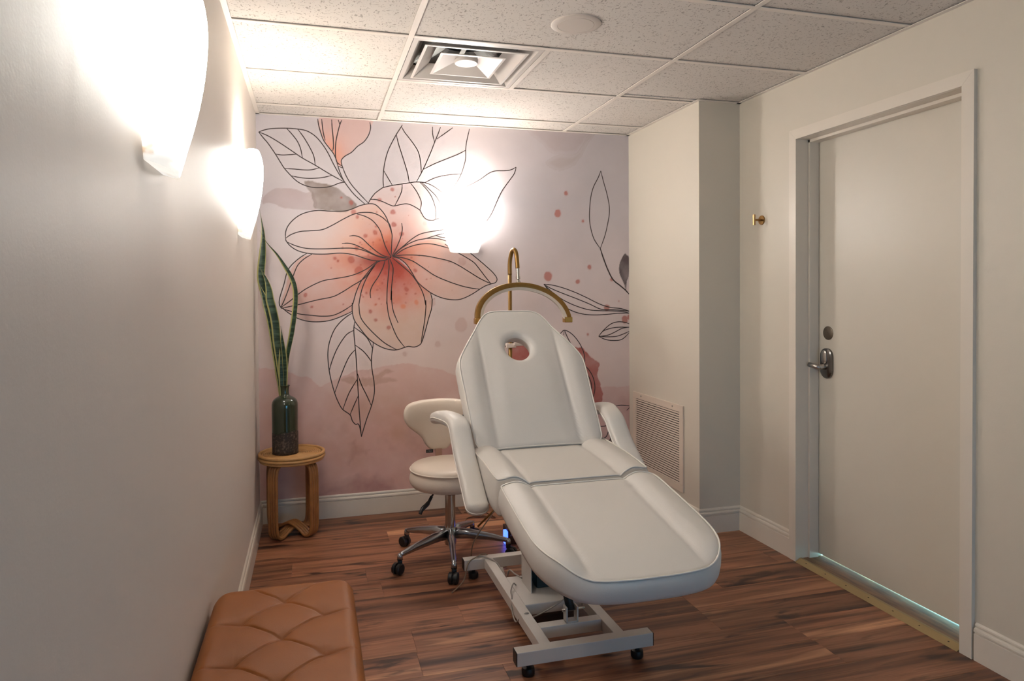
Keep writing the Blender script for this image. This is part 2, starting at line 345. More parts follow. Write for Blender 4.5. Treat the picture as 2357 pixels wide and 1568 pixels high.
def tee(x0,x1,y0,y1): MB().box(x0,x1,y0,y1,H,H+0.004,0.0008).build('grid_tee',M_GRID,ceil)
for t in tees:
    if XL<t<XR: tee(t-0.012,t+0.012,YF,YB)
for y in ys[1:-1]:
    for i in range(len(xs)-1):
        x1=xs[i+1]-0.012
        if xs[i]>1.6 and y>YP: x1=XP
        tee(xs[i]+0.012,x1,y-0.012,y+0.012)
tee(0.409+T-0.012,0.409+T+0.012,2.872,2.860+T-0.012)
for n_,(a,b_,c,d) in {'l':(XL,XL+0.022,YF,YB),'b':(XL,XP,YB-0.022,YB),'s':(XP-0.022,XP,YP-0.022,YB),'f':(XP,XR,YP-0.022,YP),'r':(XR-0.022,XR,YF,YP)}.items():
    MB().box(a,b_,c,d,H-0.001,H+0.002).build('wall_angle',M_GRID,ceil)
# ================================================================ MURAL (watercolour lily wallpaper)
LINES=[[[0.016,2.338],[0.052,2.353],[0.096,2.363],[0.174,2.369],[0.238,2.368],[0.29,2.36],[0.336,2.334],[0.373,2.295],[0.411,2.238],[0.445,2.168],[0.479,2.106],[0.512,2.058]],[[0.016,2.338],[0.04,2.307],[0.069,2.272],[0.109,2.212],[0.135,2.168],[0.16,2.128],[0.197,2.086],[0.234,2.052],[0.279,2.03],[0.332,2.02],[0.394,2.023],[0.44,2.035],[0.479,2.052],[0.512,2.058]],[[0.016,2.338],[0.066,2.319],[0.125,2.286],[0.199,2.238],[0.264,2.195],[0.338,2.155],[0.425,2.104],[0.512,2.058]],[[0.174,2.369],[0.207,2.333],[0.237,2.292],[0.255,2.246],[0.264,2.195]],[[0.238,2.368],[0.275,2.317],[0.312,2.252],[0.331,2.206],[0.338,2.155]],[[0.109,2.212],[0.146,2.208],[0.191,2.212],[0.23,2.217]],[[0.16,2.128],[0.213,2.127],[0.273,2.124],[0.318,2.127],[0.362,2.141]],[[0.197,2.086],[0.242,2.078],[0.302,2.074],[0.379,2.082],[0.437,2.098]],[[0.356,2.437],[0.359,2.408],[0.37,2.362],[0.389,2.308],[0.419,2.266],[0.446,2.231],[0.463,2.192],[0.468,2.169]],[[0.379,2.437],[0.382,2.398],[0.388,2.351],[0.398,2.308]],[[0.438,2.437],[0.44,2.385],[0.445,2.33],[0.447,2.275],[0.442,2.247]],[[0.477,2.437],[0.486,2.408]],[[0.497,2.436],[0.486,2.408],[0.474,2.364],[0.462,2.307],[0.458,2.252],[0.459,2.208],[0.468,2.177],[0.495,2.158]],[[0.667,2.434],[0.671,2.399],[0.658,2.354],[0.63,2.312],[0.591,2.282],[0.555,2.244],[0.516,2.219],[0.496,2.198],[0.492,2.182],[0.497,2.158],[0.503,2.144]],[[0.474,2.155],[0.503,2.144]],[[0.468,2.169],[0.481,2.126],[0.502,2.075],[0.533,2.028],[0.572,1.981],[0.631,1.929]],[[0.497,2.158],[0.518,2.103],[0.549,2.049],[0.596,1.994],[0.654,1.934]],[[0.868,2.43],[0.847,2.396],[0.829,2.367],[0.802,2.317],[0.777,2.263],[0.761,2.21],[0.75,2.153],[0.745,2.096],[0.745,2.064],[0.748,2.035]],[[0.86,2.422],[0.88,2.386],[0.908,2.351],[0.941,2.308],[0.965,2.268],[0.977,2.224],[0.982,2.179],[0.984,2.134]],[[0.829,2.367],[0.843,2.307],[0.862,2.247],[0.882,2.183],[0.898,2.126],[0.907,2.069]],[[0.748,2.141],[0.776,2.093],[0.801,2.051]],[[1.109,2.429],[1.095,2.39],[1.072,2.335],[1.044,2.264],[0.997,2.159],[0.953,2.077]],[[1.058,2.429],[1.059,2.38],[1.072,2.327]],[[1.188,2.43],[1.145,2.397],[1.084,2.352]],[[1.298,2.429],[1.285,2.375],[1.276,2.333],[1.272,2.291],[1.271,2.237],[1.258,2.186],[1.241,2.137],[1.21,2.08],[1.176,2.038],[1.142,1.999]],[[1.272,2.291],[1.22,2.262],[1.152,2.232],[1.068,2.195],[0.995,2.156]],[[1.241,2.137],[1.177,2.131],[1.109,2.118],[1.059,2.101],[1.005,2.073]],[[0.653,1.934],[0.667,1.96],[0.695,1.997],[0.739,2.031],[0.748,2.035],[0.801,2.049],[0.861,2.06],[0.907,2.069],[0.953,2.076],[1.009,2.073],[1.059,2.054],[1.1,2.027],[1.142,1.999]],[[0.667,1.958],[0.706,1.957],[0.746,1.944],[0.786,1.927],[0.811,1.921],[0.851,1.931],[0.888,1.937],[0.921,1.929],[0.97,1.902],[0.982,1.883],[0.999,1.855],[1.023,1.839],[1.057,1.837],[1.073,1.844],[1.116,1.855]],[[0.863,2.057],[0.86,2.019],[0.844,1.978],[0.815,1.922]],[[0.916,2.067],[0.95,2.022],[0.975,1.974],[0.983,1.941],[0.974,1.902]],[[0.976,2.074],[1.017,2.032],[1.05,1.984],[1.07,1.927],[1.076,1.886],[1.074,1.846]],[[0.984,2.075],[1.025,2.041],[1.075,1.993],[1.104,1.944],[1.12,1.903]],[[0.161,1.711],[0.162,1.746],[0.175,1.782],[0.202,1.817],[0.243,1.85],[0.293,1.871],[0.354,1.882],[0.423,1.879],[0.5,1.881],[0.547,1.893],[0.603,1.918],[0.658,1.931],[0.698,1.925],[0.738,1.886],[0.762,1.85],[0.776,1.813],[0.789,1.773],[0.797,1.741],[0.795,1.692],[0.792,1.643],[0.79,1.604]],[[0.161,1.709],[0.193,1.733],[0.246,1.752],[0.307,1.758],[0.376,1.766],[0.437,1.795],[0.5,1.832],[0.563,1.864],[0.618,1.876],[0.682,1.874],[0.737,1.849],[0.776,1.813]],[[0.161,1.709],[0.166,1.692],[0.192,1.661],[0.237,1.634],[0.305,1.619],[0.389,1.617],[0.482,1.624],[0.56,1.615],[0.615,1.597],[0.671,1.581],[0.711,1.578],[0.751,1.582],[0.775,1.594]],[[0.17,1.688],[0.222,1.665],[0.29,1.65],[0.39,1.649],[0.483,1.654],[0.561,1.654],[0.624,1.641],[0.687,1.614],[0.735,1.598],[0.775,1.596]],[[0.583,1.866],[0.634,1.852],[0.681,1.824],[0.721,1.772],[0.74,1.716],[0.756,1.667],[0.776,1.627],[0.79,1.604]],[[0.769,1.83],[0.787,1.793],[0.797,1.741]],[[0.536,1.729],[0.569,1.732],[0.609,1.718],[0.656,1.674],[0.703,1.634],[0.743,1.61],[0.783,1.601]],[[0.491,1.682],[0.53,1.685],[0.577,1.673],[0.64,1.642],[0.703,1.61],[0.759,1.598]],[[0.858,1.815],[0.861,1.774],[0.85,1.725],[0.825,1.664],[0.796,1.611]],[[0.796,1.606],[0.824,1.635],[0.874,1.677],[0.923,1.718],[0.973,1.748],[1.039,1.765],[1.098,1.774],[1.132,1.783]],[[0.8,1.604],[0.841,1.648],[0.898,1.685],[0.956,1.71],[1.01,1.721],[1.073,1.741],[1.14,1.759]],[[1.01,1.721],[1.089,1.721],[1.165,1.699]],[[1.071,1.742],[1.106,1.731],[1.165,1.728]],[[0.8,1.602],[0.857,1.644],[0.914,1.67],[0.981,1.686],[1.047,1.687],[1.106,1.675],[1.165,1.659]],[[0.8,1.602],[0.84,1.613],[0.914,1.616],[1.005,1.611],[1.088,1.596],[1.164,1.578],[1.223,1.55],[1.283,1.514],[1.352,1.472],[1.404,1.446],[1.439,1.433]],[[0.8,1.602],[0.857,1.599],[0.922,1.579],[0.988,1.538],[1.062,1.488],[1.146,1.451],[1.231,1.422],[1.299,1.406],[1.358,1.398]],[[1.131,1.688],[1.205,1.639],[1.258,1.61],[1.318,1.573],[1.352,1.535],[1.395,1.48],[1.434,1.433]],[[1.199,1.705],[1.286,1.64],[1.335,1.602],[1.396,1.552],[1.448,1.505],[1.474,1.467],[1.465,1.442],[1.434,1.432],[1.395,1.419],[1.358,1.398],[1.308,1.367],[1.247,1.339],[1.196,1.331],[1.128,1.339],[1.061,1.364],[1.003,1.402],[0.954,1.447],[0.913,1.517],[0.881,1.562],[0.84,1.593],[0.804,1.602]],[[0.796,1.598],[0.864,1.542],[0.921,1.488],[0.97,1.414],[0.994,1.356],[1.005,1.299],[1.005,1.33],[1.006,1.286],[0.997,1.198],[0.983,1.119],[0.975,1.066]],[[1.036,1.379],[1.046,1.339],[1.047,1.329],[1.042,1.276],[1.023,1.215],[1.001,1.136],[0.978,1.066],[0.96,1.045],[0.929,1.035],[0.894,1.04],[0.868,1.034],[0.824,1.021],[0.781,1.022],[0.73,1.038],[0.679,1.068],[0.637,1.105],[0.587,1.171],[0.56,1.214],[0.549,1.266],[0.55,1.317],[0.553,1.312],[0.574,1.384],[0.602,1.448],[0.638,1.496],[0.679,1.545],[0.711,1.576]],[[0.82,1.021],[0.747,1.064],[0.679,1.126],[0.621,1.192],[0.596,1.239],[0.59,1.299],[0.59,1.311],[0.606,1.392],[0.638,1.472],[0.695,1.561],[0.723,1.576]],[[0.771,1.594],[0.777,1.545],[0.77,1.472],[0.763,1.391],[0.761,1.309],[0.761,1.323],[0.77,1.245],[0.791,1.175],[0.825,1.096],[0.871,1.034]],[[0.779,1.594],[0.799,1.545],[0.801,1.505],[0.791,1.415],[0.787,1.334],[0.791,1.392],[0.791,1.332],[0.801,1.262],[0.83,1.188]],[[0.751,1.578],[0.739,1.537],[0.71,1.48],[0.673,1.424],[0.659,1.383],[0.662,1.347]],[[0.286,1.622],[0.244,1.595],[0.199,1.555],[0.176,1.524],[0.162,1.488],[0.149,1.434],[0.125,1.356],[0.121,1.317],[0.13,1.293]],[[0.313,1.616],[0.267,1.587],[0.229,1.547],[0.204,1.488],[0.19,1.449],[0.171,1.394],[0.147,1.332],[0.13,1.297]],[[0.13,1.295],[0.181,1.332],[0.231,1.374],[0.288,1.413],[0.372,1.453],[0.45,1.468],[0.528,1.482],[0.591,1.503],[0.647,1.533],[0.703,1.576]],[[0.13,1.289],[0.181,1.3],[0.249,1.315],[0.34,1.338],[0.433,1.357],[0.495,1.388],[0.551,1.424],[0.598,1.452],[0.638,1.484],[0.687,1.545]],[[0.127,1.301],[0.147,1.284],[0.178,1.258],[0.226,1.228],[0.282,1.21],[0.347,1.205],[0.413,1.212],[0.479,1.234],[0.549,1.266]],[[0.147,1.284],[0.194,1.269],[0.242,1.253],[0.307,1.245],[0.364,1.239],[0.429,1.242],[0.488,1.266],[0.548,1.304]],[[0.549,1.255],[0.512,1.232],[0.47,1.194],[0.437,1.148],[0.411,1.081],[0.401,1.022],[0.402,0.954],[0.413,0.869],[0.437,0.77],[0.461,0.705],[0.486,0.662],[0.529,0.627],[0.543,0.589],[0.562,0.566],[0.577,0.568],[0.587,0.548],[0.597,0.487]],[[0.676,1.072],[0.668,1.014],[0.662,0.954],[0.667,0.893],[0.677,0.824],[0.678,0.754],[0.66,0.677],[0.632,0.601],[0.61,0.533],[0.597,0.487]],[[0.564,1.205],[0.557,1.15],[0.563,1.06],[0.57,0.965],[0.575,0.862],[0.581,0.742],[0.586,0.63],[0.597,0.487]],[[0.556,1.148],[0.511,1.121],[0.46,1.046],[0.427,0.97],[0.408,0.907]],[[0.564,1.028],[0.526,0.984],[0.484,0.891],[0.439,0.768]],[[0.575,0.845],[0.524,0.761],[0.486,0.662]],[[0.58,0.742],[0.553,0.683],[0.529,0.627]],[[0.56,1.167],[0.612,1.127],[0.645,1.088],[0.67,1.033]],[[0.563,1.058],[0.611,1.02],[0.644,0.98],[0.663,0.949]],[[0.577,0.879],[0.6,0.81],[0.633,0.739],[0.659,0.677]],[[1.246,2.044],[1.311,2.076],[1.371,2.111],[1.424,2.149],[1.468,2.166],[1.529,2.17],[1.574,2.178],[1.609,2.197]],[[1.609,2.197],[1.596,2.154],[1.555,2.097],[1.511,2.036],[1.475,1.963],[1.439,1.886],[1.395,1.826],[1.343,1.783],[1.317,1.772]],[[2.209,2.197],[2.19,2.151],[2.156,2.088],[2.137,2.026],[2.127,1.946],[2.125,1.867],[2.136,1.797],[2.159,1.731],[2.203,1.67]],[[2.209,2.197],[2.228,2.126],[2.252,2.047],[2.269,1.968],[2.27,1.906],[2.255,1.826],[2.236,1.755],[2.203,1.67]],[[2.203,1.67],[2.226,1.604],[2.259,1.524],[2.297,1.458],[2.35,1.417],[2.389,1.386],[2.417,1.357]],[[2.391,1.386],[2.395,1.444]],[[1.796,1.429],[1.854,1.423],[1.925,1.406],[2.012,1.376],[2.1,1.338],[2.189,1.296],[2.27,1.27],[2.353,1.26],[2.417,1.242]],[[1.796,1.429],[1.846,1.401],[1.925,1.369],[2.028,1.331],[2.124,1.293],[2.205,1.258],[2.287,1.253],[2.369,1.247],[2.417,1.24]],[[1.796,1.429],[1.854,1.377],[1.924,1.328],[2.011,1.287],[2.107,1.257],[2.188,1.248],[2.287,1.245],[2.369,1.238],[2.417,1.228]],[[1.796,1.429],[1.838,1.377],[1.901,1.31],[1.979,1.257],[2.067,1.228],[2.156,1.219],[2.254,1.222],[2.336,1.228],[2.417,1.227]],[[2.188,1.073],[2.229,1.118],[2.278,1.155],[2.328,1.169],[2.377,1.166],[2.417,1.154]],[[2.188,1.073],[2.22,1.107],[2.27,1.124],[2.328,1.132],[2.417,1.131]],[[2.188,1.073],[2.253,1.079],[2.303,1.097],[2.361,1.123],[2.417,1.131]],[[2.188,1.073],[2.253,1.068],[2.319,1.07],[2.369,1.084],[2.416,1.102]],[[2.188,1.073],[2.237,1.051],[2.294,1.042],[2.36,1.048],[2.416,1.092]],[[1.868,1.059],[1.915,1.102],[1.943,1.12],[1.994,1.093],[2.042,1.039],[2.074,0.978],[2.086,0.925],[2.083,0.884]],[[1.943,1.12],[1.955,1.086],[1.994,1.018],[2.058,0.956]],[[1.939,1.12],[1.935,1.087]],[[2.057,0.904],[2.073,0.888],[2.114,0.849],[2.146,0.795],[2.159,0.734],[2.153,0.682],[2.133,0.63]],[[2.073,0.851],[2.113,0.804],[2.133,0.75],[2.133,0.698],[2.125,0.653]],[[2.312,0.59],[2.354,0.595],[2.419,0.586]],[[2.419,0.578],[2.395,0.557]],[[2.153,0.508],[2.173,0.522]],[[2.153,0.466],[2.171,0.461],[2.219,0.457],[2.265,0.465],[2.281,0.468],[2.312,0.457]],[[2.263,0.464],[2.26,0.431],[2.244,0.389],[2.214,0.367],[2.203,0.349],[2.206,0.33]],[[2.317,0.423],[2.304,0.417],[2.281,0.397],[2.27,0.364],[2.242,0.332],[2.224,0.319]],[[2.283,0.396],[2.283,0.363],[2.265,0.317]],[[2.28,0.387],[2.273,0.349],[2.26,0.322]],[[2.337,0.36],[2.322,0.355],[2.301,0.324],[2.298,0.3],[2.306,0.276]],[[2.347,0.294],[2.327,0.281]],[[1.526,1.019],[1.535,1.03],[1.551,1.041],[1.573,1.045],[1.608,1.047],[1.642,1.042],[1.669,1.032]]]
FILLS={"leaf1":[[0.032,1.911],[0.055,1.969],[0.107,2.0],[0.166,2.008],[0.271,1.992],[0.324,1.993],[0.346,1.884],[0.255,1.881],[0.157,1.887],[0.084,1.912]],"leaf2":[[0.283,2.055],[0.348,2.056],[0.425,2.036],[0.486,2.011],[0.533,1.968],[0.579,1.918],[0.547,1.893],[0.5,1.88],[0.392,1.877],[0.331,1.891],[0.324,1.946],[0.309,1.993],[0.283,2.031]],"pUL":[[0.161,1.711],[0.162,1.746],[0.175,1.782],[0.202,1.817],[0.243,1.85],[0.293,1.871],[0.354,1.882],[0.423,1.879],[0.5,1.881],[0.547,1.893],[0.603,1.918],[0.658,1.931],[0.698,1.925],[0.738,1.886],[0.762,1.85],[0.776,1.813],[0.789,1.773],[0.797,1.741],[0.795,1.692],[0.79,1.604],[0.775,1.594],[0.711,1.578],[0.615,1.597],[0.482,1.624],[0.389,1.617],[0.305,1.619],[0.237,1.634],[0.192,1.661],[0.166,1.692]],"pT":[[0.653,1.934],[0.667,1.96],[0.695,1.997],[0.739,2.031],[0.801,2.049],[0.907,2.069],[1.009,2.073],[1.1,2.027],[1.15,1.97],[1.199,1.722],[1.131,1.688],[0.816,1.603],[0.79,1.604],[0.795,1.692],[0.797,1.741],[0.776,1.813],[0.738,1.886],[0.698,1.925]],"pR":[[0.8,1.602],[0.898,1.669],[1.022,1.711],[1.148,1.721],[1.286,1.64],[1.396,1.552],[1.448,1.505],[1.474,1.467],[1.465,1.442],[1.395,1.419],[1.358,1.398],[1.308,1.367],[1.247,1.339],[1.196,1.331],[1.128,1.339],[1.061,1.364],[1.003,1.402],[0.954,1.447],[0.913,1.517],[0.881,1.562],[0.84,1.593]],"pL":[[0.309,1.616],[0.482,1.624],[0.615,1.597],[0.711,1.578],[0.679,1.545],[0.638,1.496],[0.602,1.448],[0.574,1.384],[0.553,1.312],[0.549,1.266],[0.479,1.234],[0.413,1.212],[0.347,1.205],[0.282,1.21],[0.226,1.228],[0.178,1.258],[0.127,1.301],[0.148,1.394],[0.191,1.528],[0.244,1.595]],"pB":[[0.804,1.602],[0.913,1.517],[0.97,1.439],[1.036,1.379],[1.046,1.339],[1.047,1.329],[1.042,1.276],[1.023,1.215],[1.001,1.136],[0.978,1.066],[0.96,1.045],[0.929,1.035],[0.894,1.04],[0.868,1.034],[0.824,1.021],[0.781,1.022],[0.73,1.038],[0.679,1.068],[0.637,1.105],[0.587,1.171],[0.56,1.214],[0.549,1.266],[0.55,1.317],[0.553,1.312],[0.574,1.384],[0.602,1.448],[0.638,1.496],[0.679,1.545],[0.711,1.576]],"bud":[[0.367,2.452],[0.389,2.308],[0.419,2.266],[0.446,2.231],[0.463,2.192],[0.468,2.169],[0.497,2.158],[0.496,2.198],[0.516,2.219],[0.555,2.244],[0.591,2.282],[0.63,2.312],[0.658,2.354],[0.671,2.399],[0.667,2.471]],"drape":[[1.7,2.457],[1.781,2.367],[1.845,2.31],[1.909,2.292],[2.011,2.297],[2.049,2.32],[2.106,2.384],[2.163,2.484]],"drape2":[[1.808,2.231],[1.854,2.268],[1.909,2.292],[2.011,2.297],[2.058,2.338],[2.163,2.484],[2.201,2.486],[2.105,2.349],[2.048,2.259],[1.992,2.213],[1.927,2.189],[1.863,2.195]],"pink":[[-0.115,0.939],[0.009,0.934],[0.103,0.922],[0.174,0.907],[0.278,0.865],[0.351,0.816],[0.384,0.827],[0.459,0.867],[0.576,0.896],[0.694,0.918],[0.85,0.93],[0.999,0.916],[1.132,0.876],[1.204,0.846],[1.406,0.811],[2.288,0.719],[2.929,0.691],[2.927,-0.438],[-0.128,-0.116]],"red1":[[0.27,0.131],[0.353,0.2],[0.435,0.219],[0.502,0.248],[0.569,0.26],[0.628,0.238],[0.688,0.26],[0.757,0.228],[0.825,0.161],[0.859,0.079]],"darkleaf":[[2.386,1.638],[2.361,1.605],[2.341,1.551],[2.343,1.502],[2.365,1.453],[2.38,1.422],[2.389,1.39],[2.395,1.435],[2.419,1.498],[2.42,1.605],[2.4,1.628]],"redR":[[2.018,1.002],[2.066,0.994],[2.122,0.954],[2.171,0.923],[2.203,0.876],[2.186,0.816],[2.203,0.755],[2.219,0.686],[2.21,0.626],[2.08,0.617],[2.024,0.733],[2.001,0.913]],"redH":[[1.566,1.069],[1.604,1.076],[1.642,1.066],[1.678,1.044],[1.726,1.017],[1.726,0.926],[1.63,0.91],[1.554,0.94],[1.55,1.022]],"ochre":[[0.459,0.858],[0.525,0.881],[0.626,0.852],[0.694,0.883],[0.746,0.903],[0.797,0.88],[0.745,0.855],[0.84,0.826],[0.779,0.802],[0.719,0.805],[0.659,0.79],[0.575,0.802],[0.508,0.813]],"bl1":[[0.513,0.479],[0.572,0.484],[0.58,0.432],[0.656,0.409],[0.621,0.36],[0.57,0.338],[0.528,0.298],[0.511,0.333],[0.537,0.383],[0.504,0.428]]}
SPOTS=[[1.958,2.04,0.016],[1.898,1.899,0.025],[2.073,1.856,0.011],[2.119,1.542,0.015],[1.826,1.483,0.03],[2.041,1.441,0.017],[2.285,1.461,0.013],[2.253,1.265,0.021],[2.34,1.31,0.006],[2.382,1.183,0.026],[2.109,1.089,0.01],[2.417,1.202,0.017],[0.544,1.931,0.014],[0.486,1.967,0.007],[0.561,1.879,0.015],[0.583,1.85,0.012],[0.801,1.885,0.017],[0.696,1.755,0.016],[0.445,1.592,0.012],[0.462,1.574,0.008],[0.544,1.585,0.021],[0.591,1.517,0.028],[0.754,1.497,0.012],[0.886,1.402,0.016],[0.948,1.316,0.015],[0.859,1.29,0.015],[0.712,1.44,0.008],[0.648,1.446,0.006],[0.637,1.379,0.007],[0.942,1.523,0.012],[0.909,1.528,0.008],[0.688,1.306,0.008],[0.703,1.793,0.007],[0.72,1.703,0.006],[0.633,1.73,0.015],[0.726,1.956,0.013],[0.805,2.024,0.011],[0.856,1.746,0.015],[0.806,1.806,0.017],[0.584,1.661,0.013],[0.601,1.689,0.006],[0.276,1.366,0.015],[0.307,1.299,0.009],[1.097,1.679,0.012],[1.007,1.818,0.013],[0.706,1.877,0.006],[0.659,1.261,0.012],[0.689,1.208,0.01],[0.774,1.158,0.014],[0.69,1.305,0.007],[1.08,1.044,0.016],[0.872,0.995,0.013],[1.234,1.169,0.041],[1.046,1.313,0.018],[1.236,1.576,0.026],[1.478,1.387,0.029]]

mural=thing('wallpaper_mural','pink watercolour wall mural of a large orange line-drawn lily with leaves','mural',(XL,YB,0))
def paint_mural():
    Wd=XP-XL; nx,nz=486,464; z0,z1=0.10,H+0.004
    X,Z=np.meshgrid(np.linspace(0,Wd,nx),np.linspace(z0,z1,nz))
    def vn(sc,seed,sx=1,sz=1):
        r=np.random.default_rng(seed); g=r.random((160,160)); u=X*sc*sx; v=Z*sc*sz; i=u.astype(int)%159; j=v.astype(int)%159; fu=u%1; fv=v%1
        fu=fu*fu*(3-2*fu); fv=fv*fv*(3-2*fv)
        return (g[j,i]*(1-fu)+g[j,i+1]*fu)*(1-fv)+(g[j+1,i]*(1-fu)+g[j+1,i+1]*fu)*fv
    def fb(sc,seed,o=4):
        t=0;a=1;s=0
        for k in range(o): t=t+a*vn(sc*2**k,seed+k*11); s+=a; a*=0.55
        return t/s
    def C(rgb): return np.array(lin(rgb))
    col=np.zeros((nz,nx,3)); 
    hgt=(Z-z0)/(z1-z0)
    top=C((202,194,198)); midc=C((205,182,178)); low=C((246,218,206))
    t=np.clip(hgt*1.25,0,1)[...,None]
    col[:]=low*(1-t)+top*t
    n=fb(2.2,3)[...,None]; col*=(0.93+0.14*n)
    nn=fb(9,5)[...,None]; col*=(0.97+0.06*nn)
    WX=X+0.012*(fb(14,21)-0.5)*2; WZ=Z+0.012*(fb(14,33)-0.5)*2
    def poly(name,warp=1.0):
        P=cr(FILLS[name],4,closed=True); px=X+(WX-X)*warp; pz=Z+(WZ-Z)*warp
        ins=np.zeros(X.shape,bool); d2=np.full(X.shape,9.0); m=len(P)
        for i in range(m):
            x1,y1=P[i]; x2,y2=P[(i+1)%m]
            c=((y1>pz)!=(y2>pz)); 
            if abs(y2-y1)>1e-9: ins^= c & (px<(x2-x1)*(pz-y1)/(y2-y1)+x1)
            dx,dy=x2-x1,y2-y1; L2=dx*dx+dy*dy+1e-12
            tt=np.clip(((px-x1)*dx+(pz-y1)*dy)/L2,0,1); dd=(px-x1-tt*dx)**2+(pz-y1-tt*dy)**2; d2=np.minimum(d2,dd)
        return ins,np.sqrt(d2)
    def lay(a,c):
        nonlocal col
        a=np.clip(a,0,1)[...,None]; c=c if getattr(c,'ndim',1)==3 else np.asarray(c); col=col*(1-a)+c*a
    def wash(name,rgb,alpha,soft=0.006,edge=0.0,warp=1.0,mod=None,mottle=0.3,seed=50):
        ins,d=poly(name,warp); a=np.where(ins,np.clip(d/soft,0,1),0.0)
        a=a*alpha*(1-mottle*(fb(10,seed)-0.5)*2)
        if edge>0: a=a+np.where(ins,edge*np.exp(-(d/0.006)**2),0)
        if mod is not None: a=a*mod
        lay(a,C(rgb)); return ins,d
    # large tonal washes
    wash('pink',(216,164,156),0.42,0.004,edge=0.10,warp=1.5,mottle=0.5)
    wash('pink',(204,146,142),0.28,0.5,warp=2)
    g=np.clip(1-((X-0.75)**2/0.5+(Z-0.5)**2/0.16),0,1)*np.clip(fb(6,71)*2.4-0.9,0,1); lay(g*0.45,C((196,150,120)))
    g=np.clip((fb(5,91)-0.52)*6,0,1)*np.clip((0.9-Z)*3,0,1)*np.clip(X*2,0,1); lay(g*0.20,C((150,98,92)))
    wash('red1',(140,78,76),0.40,0.05,edge=0.0,warp=3,mottle=0.5)
    wash('ochre',(178,132,104),0.40,0.012,edge=0.06,warp=2.5)
    wash('bl1',(176,122,108),0.30,0.03,edge=0.0,warp=5)
    g=np.clip((fb(4,111)-0.45)*4,0,1)*np.clip((0.6-Z)*4,0,1)*np.clip((X-1.7)*4,0,1); lay(g*0.3,C((120,100,104)))
    wash('drape',(176,154,152),0.32,0.03,edge=0.16); wash('drape2',(172,154,146),0.36,0.03,edge=0.2)
    wash('leaf1',(172,150,150),0.55,0.004,edge=0.05); wash('leaf2',(138,122,114),0.75,0.004,edge=0.12,warp=1.6,mottle=0.5)
    g=np.exp(-(((X-0.60)/0.10)**2+((Z-2.0)/0.05)**2)); ins,d=poly('leaf2'); lay(g*0.5*ins,C((96,78,78)))
    # flower petals
    cx,cz=0.788,1.602; r=np.hypot(X-cx,Z-cz)+0.06*(fb(6,131)-0.5)
    def petal(name,amax,rng_,rgbs=((150,58,42),(196,104,76),(220,150,124),(226,186,168))):
        ins,d=poly(name,0.35); a=np.where(ins,np.clip(d/0.004,0,1),0.0)*np.clip(amax*(1-(r/rng_)**1.5),0.0,1)
        a=a*(1-0.30*(fb(12,151)-0.5)*2)+np.where(ins,0.05*np.exp(-(d/0.006)**2),0)*np.clip(1-r/rng_,0,1)
        q=np.clip(r/0.42,0,1)*3; cc=[C(v) for v in rgbs]; cc=np.array(cc); k0=np.clip(q.astype(int),0,2); fr=(q-k0)[...,None]
        c=cc[k0]*(1-fr)+cc[k0+1]*fr
        lay(a,c)
    petal('pT',0.72,0.62,((190,84,62),(222,150,128),(228,178,162),(226,190,180)))
    petal('pUL',0.95,0.75,((176,78,56),(214,132,104),(226,176,156),(224,194,184)))
    petal('pR',0.90,1.0,((182,84,64),(216,148,126),(222,170,152),(222,182,168)))
    petal('pL',1.0,1.25,((168,70,54),(206,122,98),(214,150,130),(214,164,150)))
    petal('pB',1.0,0.95,((148,52,40),(196,96,76),(212,140,120),(216,180,160)))
    g=np.exp(-(r/0.085)**2); lay(g*0.75,C((160,54,38)))
    g=np.exp(-(((X-0.68)/0.10)**2+((Z-1.575)/0.045)**2))*(Z<1.61); lay(g*0.75,C((138,48,40)))
    g=np.exp(-(((X-0.80)/0.13)**2+((Z-1.50)/0.11)**2)); lay(g*0.45*(0.6+0.8*(fb(10,171)-0.2)),C((158,60,48)))
    ins,d=poly('bud',0.6); g=np.exp(-((X-0.42)**2/0.008+(Z-2.19)**2/0.018)); lay(np.where(ins,np.clip(d/0.004,0,1),0)*np.clip(0.35+0.7*g,0,1),C((222,150,122)))
    wash('darkleaf',(92,78,80),0.90,0.003,edge=0.15,warp=0.2); wash('redR',(178,88,76),0.85,0.004,edge=0.10,warp=1.8)
    wash('redH',(178,88,76),0.85,0.003,edge=0.10,warp=0.8)
    for i,(sx,sz,sr) in enumerate(SPOTS):
        d=np.hypot((WX-sx),(WZ-sz)*0.95); a=np.clip((sr-d)/0.004,0,1)
        near=math.hypot(sx-cx,sz-cz)<0.52
        if sr>0.011 and (sx>0.99 and sx<1.3 or sz<1.1 and sx<1.3): c,al=(188,138,128),0.30
        else: c,al=((176,72,54),0.62) if near else ((184,104,90),0.80)
        if i in (24,25,26,27,30,31): c,al=(222,132,92),0.6
        lay(a*al+np.exp(-((d-sr)/0.004)**2)*0.16,C(c))
    # splatter
    r2=np.random.default_rng(5)
    for _ in range(90):
        an=r2.random()*6.28; rr=abs(r2.normal())*0.20; sx,sz,sr=cx+math.cos(an)*rr,cz-0.06+math.sin(an)*rr*0.9,0.003+0.006*r2.random()
        lay(np.clip((sr-np.hypot(X-sx,Z-sz))/0.003,0,1)*0.5,C((170,70,52)))
    V=np.empty((nz*nx,3)); V[:,0]=X.ravel(); V[:,1]=-0.0012; V[:,2]=Z.ravel()
    idx=np.arange(nz*nx).reshape(nz,nx); F=np.stack([idx[:-1,:-1],idx[:-1,1:],idx[1:,1:],idx[1:,:-1]],-1).reshape(-1,4)
    me=bpy.data.meshes.new('mural_paper'); me.vertices.add(len(V)); me.vertices.foreach_set('co',V.ravel())
